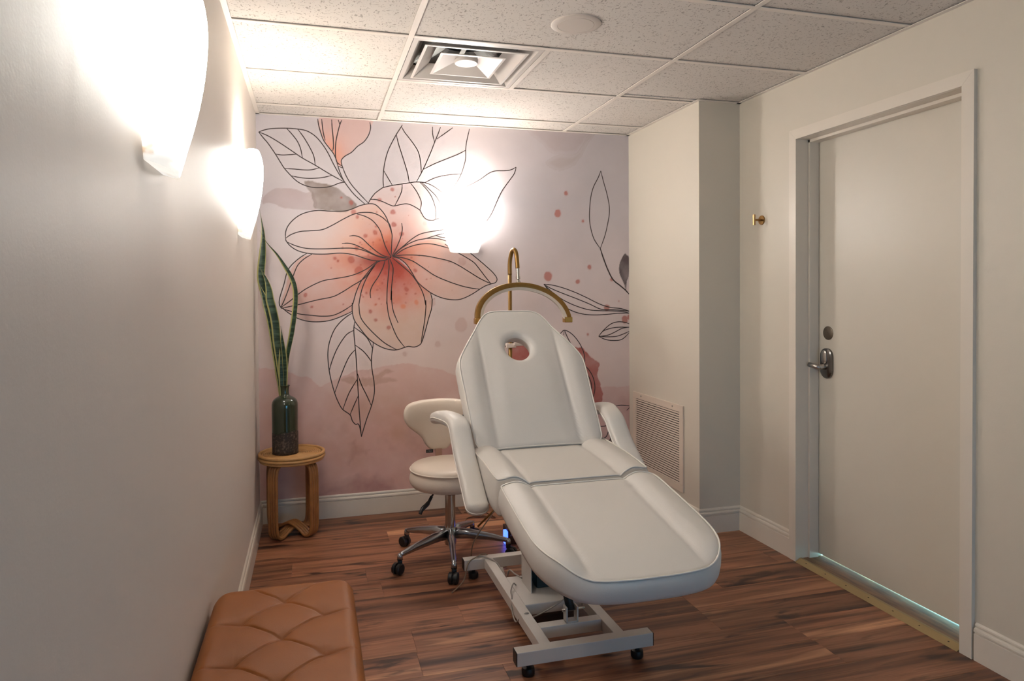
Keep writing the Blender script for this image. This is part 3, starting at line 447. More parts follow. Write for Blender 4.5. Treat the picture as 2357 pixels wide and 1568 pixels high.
    me.loops.add(F.size); me.loops.foreach_set('vertex_index',F.ravel().astype(np.int32)); me.polygons.add(len(F)); me.polygons.foreach_set('loop_start',np.arange(0,F.size,4,dtype=np.int32)); me.polygons.foreach_set('loop_total',np.full(len(F),4,np.int32))
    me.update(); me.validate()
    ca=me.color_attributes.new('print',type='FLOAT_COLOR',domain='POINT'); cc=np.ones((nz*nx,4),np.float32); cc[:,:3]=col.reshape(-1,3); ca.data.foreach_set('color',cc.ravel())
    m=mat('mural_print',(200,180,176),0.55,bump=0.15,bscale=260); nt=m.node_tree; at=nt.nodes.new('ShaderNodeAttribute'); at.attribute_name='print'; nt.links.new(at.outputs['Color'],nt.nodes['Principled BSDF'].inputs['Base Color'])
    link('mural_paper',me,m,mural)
paint_mural()
def linework():
    mb=MB()
    for li,L in enumerate(LINES):
        P=cr([(x,z) for x,z in L],5); w0=0.0030
        thick=len(L)==7 and abs(L[0][0]-1.95)<0.3 and L[0][1]<1.75 and L[0][1]>1.5 and L[0][0]>1.7
        n=len(P); V=[]
        for i,p in enumerate(P):
            t=P[min(i+1,n-1)]-P[max(i-1,0)]; t=t/(np.linalg.norm(t)+1e-9); nn=np.array([-t[1],t[0]]); w=w0*(1.5 if thick else 1.0)
            if i<3 or i>n-4: w*=0.75
            for s in (1,-1): q=p+nn*w*s; V.append((XL+min(q[0],XP-XL-0.0005),YB-0.0018-0.00004*(li%7),min(q[1],H+0.003)))
        mb.add(V,[(2*i,2*i+1,2*i+3,2*i+2) for i in range(n-1)])
    mb.build('line_drawing',mat('mural_ink',(62,50,48),0.6),mural)
linework()
# ================================================================ SCONCES
def glass_mat():
    m=mat('alabaster_glass',(238,232,224),0.28,emit=(1.0,0.965,0.90),estr=SHADE_E); nt=m.node_tree; b=nt.nodes['Principled BSDF']
    tc=nt.nodes.new('ShaderNodeTexCoord'); n=nt.nodes.new('ShaderNodeTexNoise'); n.inputs['Scale'].default_value=16; n.inputs['Detail'].default_value=5
    nt.links.new(tc.outputs['Object'],n.inputs['Vector'])
    r=nt.nodes.new('ShaderNodeValToRGB'); r.color_ramp.elements[0].position=0.60; r.color_ramp.elements[0].color=(1,0.965,0.90,1); r.color_ramp.elements[1].position=0.74; r.color_ramp.elements[1].color=(0.55,0.36,0.22,1)
    nt.links.new(n.outputs['Fac'],r.inputs[0])
    # the glass glows less towards its closed foot, below the bulb
    sx=nt.nodes.new('ShaderNodeSeparateXYZ'); nt.links.new(tc.outputs['Object'],sx.inputs[0])
    mr=nt.nodes.new('ShaderNodeMapRange'); mr.interpolation_type='SMOOTHSTEP'; mr.inputs['From Min'].default_value=0.0; mr.inputs['From Max'].default_value=0.25; mr.inputs['To Min'].default_value=0.34; mr.inputs['To Max'].default_value=SHADE_E
    nt.links.new(sx.outputs[2],mr.inputs['Value']); nt.links.new(mr.outputs[0],b.inputs['Emission Strength']); nt.links.new(r.outputs[0],b.inputs['Emission Color'])
    return m
M_GLASS=glass_mat()
def sconce(loc,rz,label):
    """half bowl of alabaster glass, flat cut foot, open top; local +Y points out of the wall"""
    t=thing('wall_sconce',label,'wall lamp',loc,group='alabaster glass wall sconces'); t.rotation_euler=(0,0,rz)
    prof=[(0.0,0.093,0.043),(0.05,0.110,0.060),(0.10,0.124,0.074),(0.16,0.136,0.088),(0.22,0.146,0.098),(0.28,0.150,0.102),(0.33,0.147,0.096),(0.355,0.142,0.088)]
    n=24; V=[];Fc=[]
    P=cr([(z,hw,d) for z,hw,d in prof],3)
    def ring(z,hw,d,k,inset):
        a=math.pi*k/n; e=0.72   # squarish front so the shade reads slightly faceted
        x=math.copysign(abs(math.cos(a))**e,math.cos(a))*(hw-inset); y=abs(math.sin(a))**e*(d-inset)
        zz=z+(0.030*(y/0.1) if z>0.3 else 0.030*(y/0.1)*(z/0.3)**3)   # rim rises towards the front
        return (x,y,zz-0.02*(1-min(1,z/0.05))*(y/0.043)*0.6)
    for s,inset in ((0,0.0),(1,0.004)):
        for z,hw,d in P:
            for k in range(n+1): V.append(ring(z,hw,d,k,inset))
    m=len(P); w=n+1
    for s in (0,1):
        o=s*m*w
        for i in range(m-1):
            for k in range(n):
                q=(o+i*w+k,o+i*w+k+1,o+(i+1)*w+k+1,o+(i+1)*w+k); Fc.append(q if s==0 else q[::-1])
    o=m*w
    for k in range(n): Fc.append(((m-1)*w+k,(m-1)*w+k+1,o+(m-1)*w+k+1,o+(m-1)*w+k))
    Fc.append(tuple(range(w)))
    me=bpy.data.meshes.new('shade'); me.from_pydata(V,[],Fc); me.update(); link('shade',me,M_GLASS,t,smooth=True)
    b=MB().box(-0.055,0.055,0.0,0.008,0.03,0.26,0.003); me=bpy.data.meshes.new('wall_plate'); me.from_pydata(b.v,[],b.f); link('wall_plate',me,mat('white_metal',(225,222,216),0.4),t)
    b=MB().lathe([(0.013,0.16),(0.013,0.19),(0.026,0.215),(0.030,0.235),(0.024,0.256),(0.0,0.264)],(0,0.048,0),16); me=bpy.data.meshes.new('bulb'); me.from_pydata(b.v,[],b.f); link('bulb',me,mat('lit_bulb',(255,240,220),0.3,emit=(1,0.86,0.7),estr=14),t,smooth=True)
    l=bpy.data.lights.new('sconce_light','POINT'); l.energy=P_WALL; l.color=BULB; l.shadow_soft_size=0.03
    lo=bpy.data.objects.new('sconce_light',l); COL.objects.link(lo); lo.parent=t; lo.location=(0,0.055,0.315)
    return t
sconce((XL,1.555,1.64),-math.pi/2,'glowing alabaster glass sconce nearest the camera on the left wall')
sconce((XL,3.30,1.64),-math.pi/2,'glowing alabaster glass sconce on the left wall beside the mural corner')
sconce((0.945,YB-0.002,1.64),math.pi,'glowing alabaster glass sconce mounted on the pink flower mural')
# ================================================================ TREATMENT CHAIR
M_LEA=mat('white_leatherette',(213,208,202),0.40,bump=0.22,bscale=420,noise=0.10,nscale=5,rgb2=(200,194,188))
M_PIPE=mat('white_piping',(228,222,214),0.38)
M_STEEL=mat('white_powdercoat',(206,200,194),0.38)
M_CHROME=mat('chrome',(190,188,186),0.12,metal=1.0)
M_BLK=mat('black_plastic',(22,21,21),0.45)
CX=0.947
bed=thing('treatment_chair','white padded reclining treatment chair with face hole and armrests','treatment chair',(CX,2.75,0))
def cushion(name,half,top,thick,place,nring=34,hole=None,bulge=0.010,parent=None,center=None,edge_r=0.010):
    """half: list of (u,v) of the right half outline; top(u,v): surface height; place(u,v,w)->world"""
    R=cr(half,6); L=[np.array([-p[0],p[1]]) for p in R[::-1]]
    out=R+L; O=[]
    for p in out:
        if not O or np.linalg.norm(p-O[-1])>0.0025: O.append(p)
    # resample evenly
    O.append(O[0]); seg=[np.linalg.norm(O[i+1]-O[i]) for i in range(len(O)-1)]; tot=sum(seg); N=220; res=[];acc=0;i=0
    for k in range(N):
        s=tot*k/N
        while acc+seg[i]<s: acc+=seg[i]; i+=1
        res.append(O[i]+(O[i+1]-O[i])*((s-acc)/seg[i]))
    O=res; cen=np.array(center if center is not None else (0,sum(p[1] for p in O)/N))
    nrm=[]
    for k in range(N):
        t=O[(k+1)%N]-O[k-1]; nn=np.array([t[1],-t[0]]); nn/=np.linalg.norm(nn)+1e-9
        if nn@(O[k]-cen)<0: nn=-nn
        nrm.append(nn)
    V=[];Fc=[]; 
    rings=[]
    def addring(pts): rings.append(len(V)); V.extend(pts)
    def inner(k):
        if hole: 
            hc,hr,hv=hole; d=O[k]-np.array(hc); a=math.atan2(d[1],d[0]); return np.array([hc[0]+hr*math.cos(a),hc[1]+hv*math.sin(a)])
        return cen+(O[k]-cen)*0.004
    I=[inner(k) for k in range(N)]
    for j in range(nring+1):
        s=j/nring; pts=[]
        for k in range(N):
            p=I[k]+(O[k]-I[k])*s; de=np.linalg.norm(O[k]-p); w=top(p[0],p[1])
            if de<edge_r: w-=edge_r*0.35*(1-math.sqrt(max(0,1-(1-de/edge_r)**2)))
            if hole:
                dh=np.linalg.norm(p-I[k]); 
                if dh<0.035: w-=0.024*(1-math.sqrt(max(0,1-(1-dh/0.035)**2)))
            pts.append(place(p[0],p[1],w))
        addring(pts)
    for f,bu in ((0.06,0.3),(0.25,0.85),(0.5,1.0),(0.75,0.85),(0.93,0.35),(1.0,-0.6)):
        pts=[]
        for k in range(N):
            p=O[k]+nrm[k]*bulge*bu; w=top(O[k][0],O[k][1])*(1-f)+(-thick)*f if True else 0
            pts.append(place(p[0],p[1],w-0.003*(1-f)))
        addring(pts)
    for s in (0.9,0.5,(0.12 if hole else 0.0)):
        addring([place(*(I[k]+(O[k]-I[k])*s),-thick) for k in range(N)])
    if hole:
        for q,dw in ((1.24,-0.9),(1.12,-0.5),(1.02,-0.42)): addring([place(hole[0][0]+(I[k][0]-hole[0][0])*q,hole[0][1]+(I[k][1]-hole[0][1])*q,thick*dw) for k in range(N)])
        addring(V[rings[0]:rings[0]+N])
    for a,b in zip(rings[:-1],rings[1:]):
        for k in range(N): Fc.append((a+k,a+(k+1)%N,b+(k+1)%N,b+k))
    mb=MB().add(V,Fc); o=mb.build(name,M_LEA,parent,smooth=True)
    pp=[place(*(O[k]+nrm[k]*0.001),top(O[k][0],O[k][1])-0.001) for k in range(N)]; pp.append(pp[0]); 
    MB().tube(pp,0.0030,8,cap=False).build('piping',M_PIPE,o,smooth=True)
    return o
def sm(a,b,x): t=min(1,max(0,(x-a)/(b-a))); return t*t*(3-2*t)
def bolster(u,g=0.185,lift=0.022):
    a=abs(u); h=lift*sm(g-0.012,g+0.055,a)-lift*0.45*sm(g+0.06,g+0.125,a)
    return h-0.006*math.exp(-((a-g)/0.008)**2)
# footrest: local v runs towards the feet
fs=math.atan(0.19); FY,FZ=2.368,0.664
def pl_foot(u,v,w): return (CX+u,FY-v*math.cos(fs)-w*math.sin(fs)*1.0,FZ-v*math.sin(fs)+w*math.cos(fs))
def top_foot(u,v):
    fade=sm(0.0,0.10,0.60-v)*0.85+0.15
    return 0.004+bolster(u)*fade+0.006*sm(0,0.15,0.60-v)-0.004*math.exp(-(v/0.03)**2)
foot=cushion('footrest_cushion',[(0,0),(0.24,0.0),(0.290,0.004),(0.302,0.03),(0.305,0.15),(0.304,0.33),(0.297,0.42),(0.272,0.50),(0.232,0.56),(0.175,0.593),(0.09,0.606),(0,0.608)],top_foot,0.075,pl_foot,parent=bed)
# seat
def pl_seat(u,v,w): return (CX+u,2.396+v,0.671+0.065*v+w)
def top_seat(u,v): return 0.004+bolster(u)*1.15+0.010*math.exp(-((v-0.22)/0.2)**2)
seat=cushion('seat_cushion',[(0,0),(0.25,0.0),(0.292,0.006),(0.302,0.03),(0.304,0.20),(0.302,0.44),(0.27,0.46),(0,0.46)],top_seat,0.115,pl_seat,parent=bed,bulge=0.006)
# backrest, reclined 38 degrees
bt=math.radians(38); BY,BZ=2.800,0.712
def pl_back(u,v,w): return (CX+u,BY+v*math.sin(bt)-w*math.cos(bt),BZ+v*math.cos(bt)+w*math.sin(bt))
def top_back(u,v):
    f=1-sm(0.42,0.62,v); return 0.004+bolster(u,0.190,0.018)*(0.25+0.75*f)+0.012*math.exp(-((v-0.25)/0.28)**2)*(1-sm(0.10,0.19,abs(u)))-0.002
back=cushion('backrest_cushion',[(0,0.0),(0.25,0.0),(0.281,0.012),(0.290,0.06),(0.297,0.25),(0.302,0.38),(0.296,0.445),(0.25,0.53),(0.20,0.612),(0.155,0.685),(0.125,0.712),(0.085,0.722),(0,0.724)],top_back,0.082,pl_back,hole=((-0.004,0.512),0.062,0.066),parent=bed,center=(0,0.40),nring=46)
# armrests: bent wide pads
def armrest(sx):
    xc=CX+sx*0.354; hw=0.044
    path=cr([(3.12,0.825),(3.03,0.845),(2.94,0.853),(2.86,0.848),(2.80,0.826),(2.755,0.782),(2.70,0.732),(2.62,0.676),(2.545,0.624),(2.49,0.588)],5)
    n=28; V=[];Fc=[]; P=[np.array(p) for p in path]; m=len(P)
    prof=[]
    for k in range(n):
        a=2*math.pi*k/n; c,s=math.cos(a),math.sin(a)
        prof.append((math.copysign(abs(c)**0.62,c)*hw, (math.copysign(abs(s)**0.7,s)*(0.030 if s>0 else 0.026))))
    mesh=[]
    ends=[(0,0.35),(0,0.75),(0,0.95)]
    def section(i,scale,shift=0.0):
        t=P[min(i+1,m-1)]-P[max(i-1,0)]; t/=np.linalg.norm(t); nn=np.array([t[1],-t[0]]); 
        if nn[1]<0 or (abs(nn[1])<0.3 and nn[0]>0): nn=-nn
        q=P[i]+t*shift-nn*0.028
        xo=sx*0.032*sm(2.83,3.00,q[0]); return [(xc+xo+x*scale,q[0]+nn[0]*z*min(1,scale*1.1),q[1]+nn[1]*z*min(1,scale*1.1)) for x,z in prof]
    for sc_,sh in ((0.3,-0.014),(0.8,-0.009),(0.97,-0.003)): mesh.append(section(0,sc_,sh))
    for i in range(m): mesh.append(section(i,1.0))
    for sc_,sh in ((0.97,0.006),(0.86,0.016),(0.6,0.026),(0.25,0.031)): mesh.append(section(m-1,sc_,sh))
    for sec in mesh: V+=sec
    for i in range(len(mesh)-1):
        for k in range(n): Fc.append((i*n+k,i*n+(k+1)%n,(i+1)*n+(k+1)%n,(i+1)*n+k))
    Fc.append(tuple(range(n))); Fc.append(tuple(range((len(mesh)-1)*n,len(mesh)*n)))
    a=MB().add(V,Fc).build('armrest',M_LEA,bed,smooth=True)
    k0=[0,n//2]; loop=[mesh[j][0] for j in range(len(mesh))]+[mesh[j][n//2] for j in range(len(mesh)-1,-1,-1)]
    MB().tube(loop,0.0028,6).build('piping',M_PIPE,a,smooth=True)
    # bracket that carries the pad on the backrest frame
    MB().tube([(CX+sx*0.27,3.10,0.80),(CX+sx*0.33,3.11,0.79),(CX+sx*0.366,3.10,0.80)],0.011,10).build('arm_bracket',M_BLK,a,smooth=True)
armrest(-1); armrest(1)
# frames under the cushions
fr=MB().box(CX-0.22,CX+0.22,2.43,2.83,0.520,0.548,0.003); fr.build('seat_frame',M_STEEL,bed)
fb_=MB()
for sx in (-1,1): fb_.tube([pl_back(sx*0.17,0.02,-0.095),pl_back(sx*0.17,0.60,-0.095)],0.014,8)
fb_.tube([pl_back(-0.17,0.38,-0.095),pl_back(0.17,0.38,-0.095)],0.012,8); fb_.build('backrest_frame',M_STEEL,bed,smooth=True)
for sx in (-1,1): MB().tube([pl_foot(sx*0.14,0.02,-0.09),pl_foot(sx*0.14,0.45,-0.09)],0.012,8).build('footrest_bar',M_STEEL,bed,smooth=True)
# base
def bar(name,x0,x1,y0,y1,z0,z1,b=0.002,parent=bed): return MB().box(x0,x1,y0,y1,z0,z1,b).build(name,M_STEEL,parent)
fbar=bar('base_crossbar',0.684,1.214,2.292,2.338,0.052,0.102)
rbar=bar('base_crossbar',0.684,1.214,3.160,3.206,0.052,0.102)
for x in (0.681,1.2135): 
    MB().box(x,x+0.0035,2.293,2.337,0.053,0.101,0.001).build('end_cap',M_BLK,fbar); MB().box(x,x+0.0035,3.161,3.205,0.053,0.101,0.001).build('end_cap',M_BLK,rbar)
bar('base_rail',0.782,0.824,2.338,3.160,0.055,0.100); bar('base_rail',1.074,1.116,2.338,3.160,0.055,0.100)
bar('brace',0.824,1.074,2.448,2.490,0.055,0.100)
bar('base_plate',0.824,1.074,2.645,2.930,0.055,0.100,0.003)
for x in (0.735,1.165):
    for y in (2.315,3.183):
        c=MB().lathe([(0.009,0.052),(0.009,0.032),(0.022,0.029),(0.024,0.020),(0.024,0.006),(0.019,0.0)],(x,y+0.012,0),20).build('foot_pad',M_BLK,bed,auto=40)
# lifting column: folded sheet with an open front
cl=MB().box(0.880,0.884,2.741,2.875,0.10,0.53).box(1.014,1.018,2.741,2.875,0.10,0.53).box(0.884,1.014,2.871,2.875,0.10,0.53).box(0.884,1.014,2.741,2.745,0.24,0.53)
clo=cl.build('lift_column',M_STEEL,bed)
MB().lathe([(0.010,0),(0.010,0.0025),(0.0,0.0025)],(0.8775,2.79,0.235),16,'x').build('cable_grommet',M_BLK,clo)
MB().box(0.92,0.98,2.78,2.84,0.10,0.50,0.004).build('inner_column',mat('dark_teal_steel',(60,74,80),0.35,metal=0.6),clo)
# actuator on the brace
ac=MB().box(0.930,0.936,2.452,2.486,0.10,0.160,0.001).box(0.974,0.980,2.452,2.486,0.10,0.160,0.001).box(0.930,0.980,2.452,2.486,0.10,0.106,0.001)
aco=ac.build('actuator_clevis',M_STEEL,bed)
MB().tube([(0.918,2.469,0.145),(1.012,2.469,0.145)],0.005,10).build('clevis_pin',M_CHROME,aco,smooth=True)
MB().tube([(0.955,2.469,0.140),(0.955,2.60,0.30)],0.017,14).tube([(0.955,2.60,0.30),(0.955,2.80,0.53)],0.027,14).build('actuator',M_BLK,bed,smooth=True)
MB().box(0.925,0.985,2.485,2.56,0.190,0.235,0.006).build('motor_housing',M_STEEL,bed)
# ================================================================ STOOL WITH BACKREST
HX,HY=0.678,3.470
M_CREAM=mat('cream_leatherette',(218,203,188),0.40,bump=0.18,bscale=400)
st=thing('rolling_stool','cream padded rolling stool with curved backrest behind the white chair','stool',(HX,HY,0))
sp=[(0.0,0.502),(0.10,0.502),(0.170,0.498),(0.194,0.490),(0.203,0.480),(0.205,0.474),(0.203,0.468),(0.199,0.462),(0.203,0.450),(0.209,0.430),(0.207,0.408),(0.194,0.390),(0.168,0.382),(0.0,0.382)]
so=MB().lathe([tuple(p) for p in cr(sp,2)],(HX,HY,0),56).build('seat',M_CREAM,st,smooth=True)
MB().tube([(HX+0.2045*math.cos(a),HY+0.2045*math.sin(a),0.4735) for a in np.linspace(0,2*math.pi,65)],0.0035,8,cap=False).build('piping',mat('cream_piping',(232,220,206),0.4),so,smooth=True)
# curved wing backrest
def wing():
    half=[(0,-0.145),(0.040,-0.142),(0.070,-0.115),(0.095,-0.070),(0.135,-0.035),(0.168,-0.005),(0.190,0.035),(0.190,0.080),(0.165,0.112),(0.10,0.126),(0,0.130)]
    R=cr(half,6); O=R+[np.array([-p[0],p[1]]) for p in R[::-1]][1:-1]; N=len(O); c=np.array([0,0.03]); V=[];Fc=[];rings=[]
    bx,by,bz=0.652,3.655,0.672
    def pl(u,v,w): y=by-0.9*u*u*1.6+0.10*(v+0.14)*0.6; return (bx+u,y-w,bz+v)
    for side in (1,-1):
        for j in range(15):
            s=(j/14) if side==1 else 1-(j/14)
            if side==-1 and j==0: continue
            th=0.036*math.sqrt(max(0,1-s**3.2))
            rings.append(len(V)); V+=[pl(*(c+(O[k]-c)*max(s,0.003)),side*th) for k in range(N)]
    for a,b in zip(rings[:-1],rings[1:]):
        for k in range(N): Fc.append((a+k,a+(k+1)%N,b+(k+1)%N,b+k))
    b=MB().add(V,Fc).build('backrest',M_CREAM,st,smooth=True)
wing()
MB().box(0.634,0.670,3.645,3.655,0.40,0.585,0.002).box(0.634,0.670,3.53,3.655,0.372,0.381,0.002).build('back_bracket',mat('pink_beige_steel',(170,130,112),0.4),st)
tg=MB().box(0.583,0.621,3.6465,3.6485,0.5135,0.5315).build('label_tag',M_BLK,so)
tl=MB()
for (a,b,c,d) in ((.590,.5270,.596,.5270),(.596,.5270,.590,.5185),(.590,.5185,.596,.5185),(.600,.5185,.600,.5270),(.600,.5270,.606,.5185),(.606,.5185,.606,.5270),(.611,.5185,.611,.5270)):
    tl.tube([(a,3.6460,b),(c,3.6460,d)],0.0007,4)
tl.build('tag_lettering',mat('grey_thread',(150,146,138),0.7),tg)
MB().tube([(HX,HY,0.10),(HX,HY,0.335)],0.0265,24).build('gas_lift_sleeve',M_CHROME,st,auto=40)
MB().tube([(HX,HY,0.335),(HX,HY,0.345)],0.029,24).tube([(HX,HY,0.372),(HX,HY,0.383)],0.026,24).build('gas_lift_collar',M_BLK,st,auto=40)
MB().tube([(HX,HY,0.345),(HX,HY,0.372)],0.016,20).build('piston',M_CHROME,st,auto=40)
MB().tube([tuple(p) for p in cr([(HX-0.05,HY-0.02,0.379),(HX-0.085,HY-0.055,0.372),(HX-0.115,HY-0.09,0.352)],4)],0.0045,8).tube([tuple(p) for p in cr([(HX-0.112,HY-0.088,0.355),(HX-0.135,HY-0.11,0.328),(HX-0.165,HY-0.135,0.312),(HX-0.180,HY-0.148,0.292)],4)],[0.008]*4+[0.011]*5+[0.009]*4,10).build('height_lever',M_BLK,st,smooth=True)
MB().lathe([(0.029,0.075),(0.031,0.085),(0.031,0.155),(0.027,0.165)],(HX,HY,0),24).build('hub',M_CHROME,st,auto=40)
M_ALU=mat('polished_aluminium',(172,176,182),0.22,metal=1.0)
for i in range(5):
    a=math.radians([203,262,346,55,131][i]); dx,dy=math.cos(a),math.sin(a); R=0.30
    pts=[(HX+dx*s*R,HY+dy*s*R,z) for s,z in ((0.06,0.132),(0.35,0.126),(0.7,0.108),(0.95,0.092),(1.0,0.088))]
    # leg: flat-sided tapering bar, taller than wide
    leg=MB().tube(pts,[0.030,0.026,0.019,0.013,0.011],12,up=(0,0,1),ry=[0.022,0.019,0.014,0.012,0.011]).build('leg',M_ALU,st,smooth=True)
    tx,ty=HX+dx*R,HY+dy*R
    MB().lathe([(0.015,0.066),(0.013,0.085),(0.010,0.096),(0,0.098)],(tx,ty,0),16).build('caster_socket',M_ALU,leg,smooth=True)
    sw=[3.9,4.3,5.6,0.6,2.2][i]; ca,sa=math.cos(sw),math.sin(sw); cxw,cyw=tx+ca*0.016,ty+sa*0.016
    mb=MB(); px,py=-sa,ca; r=0.027
    for sgn in (-1,1):
        p=lambda d:(cxw+px*d*sgn,cyw+py*d*sgn,r)
        mb.tube([p(0.004),p(0.006),p(0.020),p(0.0235)],[r*0.9,r,r,r*0.86],22,up=(0,0,1))
    mb.tube([(cxw-px*0.004,cyw-py*0.004,r),(cxw+px*0.004,cyw+py*0.004,r)],r*0.6,12,up=(0,0,1))
    mb.box(tx-0.011,tx+0.011,ty-0.011,ty+0.011,0.045,0.068,0.003)
    w=mb.build('caster_wheel',M_BLK,leg,auto=35)
    MB().tube([(cxw+px*0.0232,cyw+py*0.0232,r),(cxw+px*0.0245,cyw+py*0.0245,r)],0.011,16,up=(0,0,1)).tube([(cxw-px*0.0232,cyw-py*0.0232,r),(cxw-px*0.0245,cyw-py*0.0245,r)],0.011,16,up=(0,0,1)).build('wheel_cap',mat('grey_plastic',(120,116,112),0.5),leg) if False else None
# ================================================================ HALF-MOON LAMP behind the chair
M_GOLD=mat('brushed_brass_tube',(146,112,60),0.38,metal=0.75,noise=0.25,nscale=40)
M_GOLDB=mat('bright_brass',(196,156,86),0.25,metal=1.0)
lp=thing('half_moon_lamp','brass half moon floor lamp with gooseneck standing behind the white chair','floor lamp',(1.118,3.85,0))
MB().tube([(1.118,3.85,0.02),(1.118,3.85,1.50)],0.0115,16).build('pole',M_GOLD,lp,smooth=True)
MB().lathe([(0.012,0.20),(0.017,0.205),(0.017,0.235),(0.012,0.24)],(1.118,3.85,0),20).build('leg_collar',M_GOLD,lp,auto=40)
for an in (3.02,5.0,0.95): MB().tube([(1.118+0.014*math.cos(an),3.85+0.014*math.sin(an),0.215),(1.118+0.10*math.cos(an),3.85+0.10*math.sin(an),0.10),(1.118+0.20*math.cos(an),3.85+0.20*math.sin(an),0.006)],0.006,8).build('tripod_leg',M_GOLD,lp,smooth=True)
gn=cr([(1.118,3.85,1.48),(1.118,3.85,1.54),(1.121,3.842,1.585),(1.127,3.825,1.618),(1.133,3.80,1.622),(1.139,3.785,1.595),(1.142,3.778,1.545),(1.143,3.775,1.515)],6)
MB().tube(gn,0.0125,14).build('gooseneck',M_GOLD,lp,smooth=True)
MB().tube([(1.143,3.775,1.520),(1.144,3.773,1.462)],0.0105,14).tube([(1.144,3.773,1.468),(1.145,3.772,1.452)],0.0125,14).tube([(1.145,3.772,1.452),(1.146,3.771,1.432)],[0.007,0.015],14).build('swivel_joint',mat('satin_silver',(190,186,180),0.25,metal=1.0),lp,auto=40)
AC=(1.146,3.77)
def arcp(a,r,off=0.0):  # a from 0 (left end) to pi (right end); plane tips towards the camera at the ends
    s=math.sin(a); c=math.cos(a); return (AC[0]-c*r, AC[1]-0.12+0.12*s+off*0, 1.226+s*(r-0.265)+0.192*s)
nA=44; V=[];Fc=[]
V2=[]
for i in range(nA+1):
    a=math.pi*i/nA; sa=math.sin(a); ca=math.cos(a)
    base=np.array([AC[0]-ca*0.262,AC[1]-0.10+0.10*sa,1.228+0.186*sa])
    rad=np.array([-ca,0.0,sa*0.9+0.12]); rad/=np.linalg.norm(rad)
    dep=np.array([0,-1.0,0.0])
    for u,v in ((-0.020,-0.016),(-0.020,0.016),(-0.012,0.019),(0.012,0.019),(0.020,0.014),(0.020,-0.014),(0.012,-0.019),(-0.012,-0.019)):
        q=base+rad*u*0.98+dep*v; V.append(tuple(q))
Fc=[(i*8+k,i*8+(k+1)%8,(i+1)*8+(k+1)%8,(i+1)*8+k) for i in range(nA) for k in range(8)]+[tuple(range(8)),tuple(range(nA*8,nA*8+8))]
arc=MB().add(V,Fc).build('light_bar',M_GOLD,lp,auto=40)
V=[]
for i in range(nA+1):
    a=math.pi*i/nA; sa=math.sin(a); ca=math.cos(a)
    base=np.array([AC[0]-ca*0.262,AC[1]-0.10+0.10*sa,1.228+0.186*sa]); rad=np.array([-ca,0.0,sa*0.9+0.12]); rad/=np.linalg.norm(rad); dep=np.array([0,-1.0,0.0])
    for u,v in ((-0.0245,-0.004),(-0.0245,0.0205),(-0.008,0.0205),(-0.008,-0.004)): V.append(tuple(base+rad*u+dep*v))
MB().add(V,[(i*4+k,i*4+(k+1)%4,(i+1)*4+(k+1)%4,(i+1)*4+k) for i in range(nA) for k in range(4)]+[(0,1,2,3),(nA*4,nA*4+1,nA*4+2,nA*4+3)]).build('diffuser',mat('unlit_diffuser',(190,180,168),0.5),arc,label='pale grey unlit diffuser strip')
for sg,i in ((-1,0),(1,nA)):
    x=AC[0]+sg*0.262; x0,x1=sorted((x-0.020-0.003*0,x+0.020)); 
    MB().box(x0-0.003,x1+0.003,AC[1]-0.122,AC[1]-0.078,1.203,1.234,0.003).build('end_cap',M_GOLDB,arc)
# phone clamp on the pole
pc=MB().tube([(1.100,3.835,1.065),(1.136,3.835,1.065)],0.0,4) if False else MB()
pc.box(1.088,1.148,3.825,3.845,1.052,1.078,0.004).box(1.13,1.185,3.805,3.830,1.064,1.084,0.004)
pco=pc.build('phone_clamp',mat('white_plastic',(226,214,206),0.4),lp)
MB().box(1.165,1.235,3.800,3.822,1.073,1.086,0.002).tube([(1.178,3.812,1.084),(1.205,3.812,1.100)],0.004,6).build('clamp_jaw',mat('white_plastic',(226,214,206),0.4),pco)
MB().box(1.172,1.232,3.7985,3.801,1.078,1.082).build('jaw_pad',M_BLK,pco)
# ================================================================ RATTAN STOOL
RX,RY,RZ=-0.122,4.085,0.470
M_RAT=mat('rattan_cane',(176,120,66),0.42,noise=0.6,nscale=14,rgb2=(128,78,40),bump=0.15,bscale=60)
M_RATL=mat('rattan_light',(205,158,100),0.45,noise=0.4,nscale=30,rgb2=(170,118,66),bump=0.1,bscale=80)
rs=thing('rattan_stool','round bent rattan stool under the green bottle in the left corner','stool',(RX,RY,0))
tp=MB().lathe([(0.0,RZ-0.016),(0.165,RZ-0.016),(0.165,RZ-0.006),(0.0,RZ-0.006)],(RX,RY,0),40)
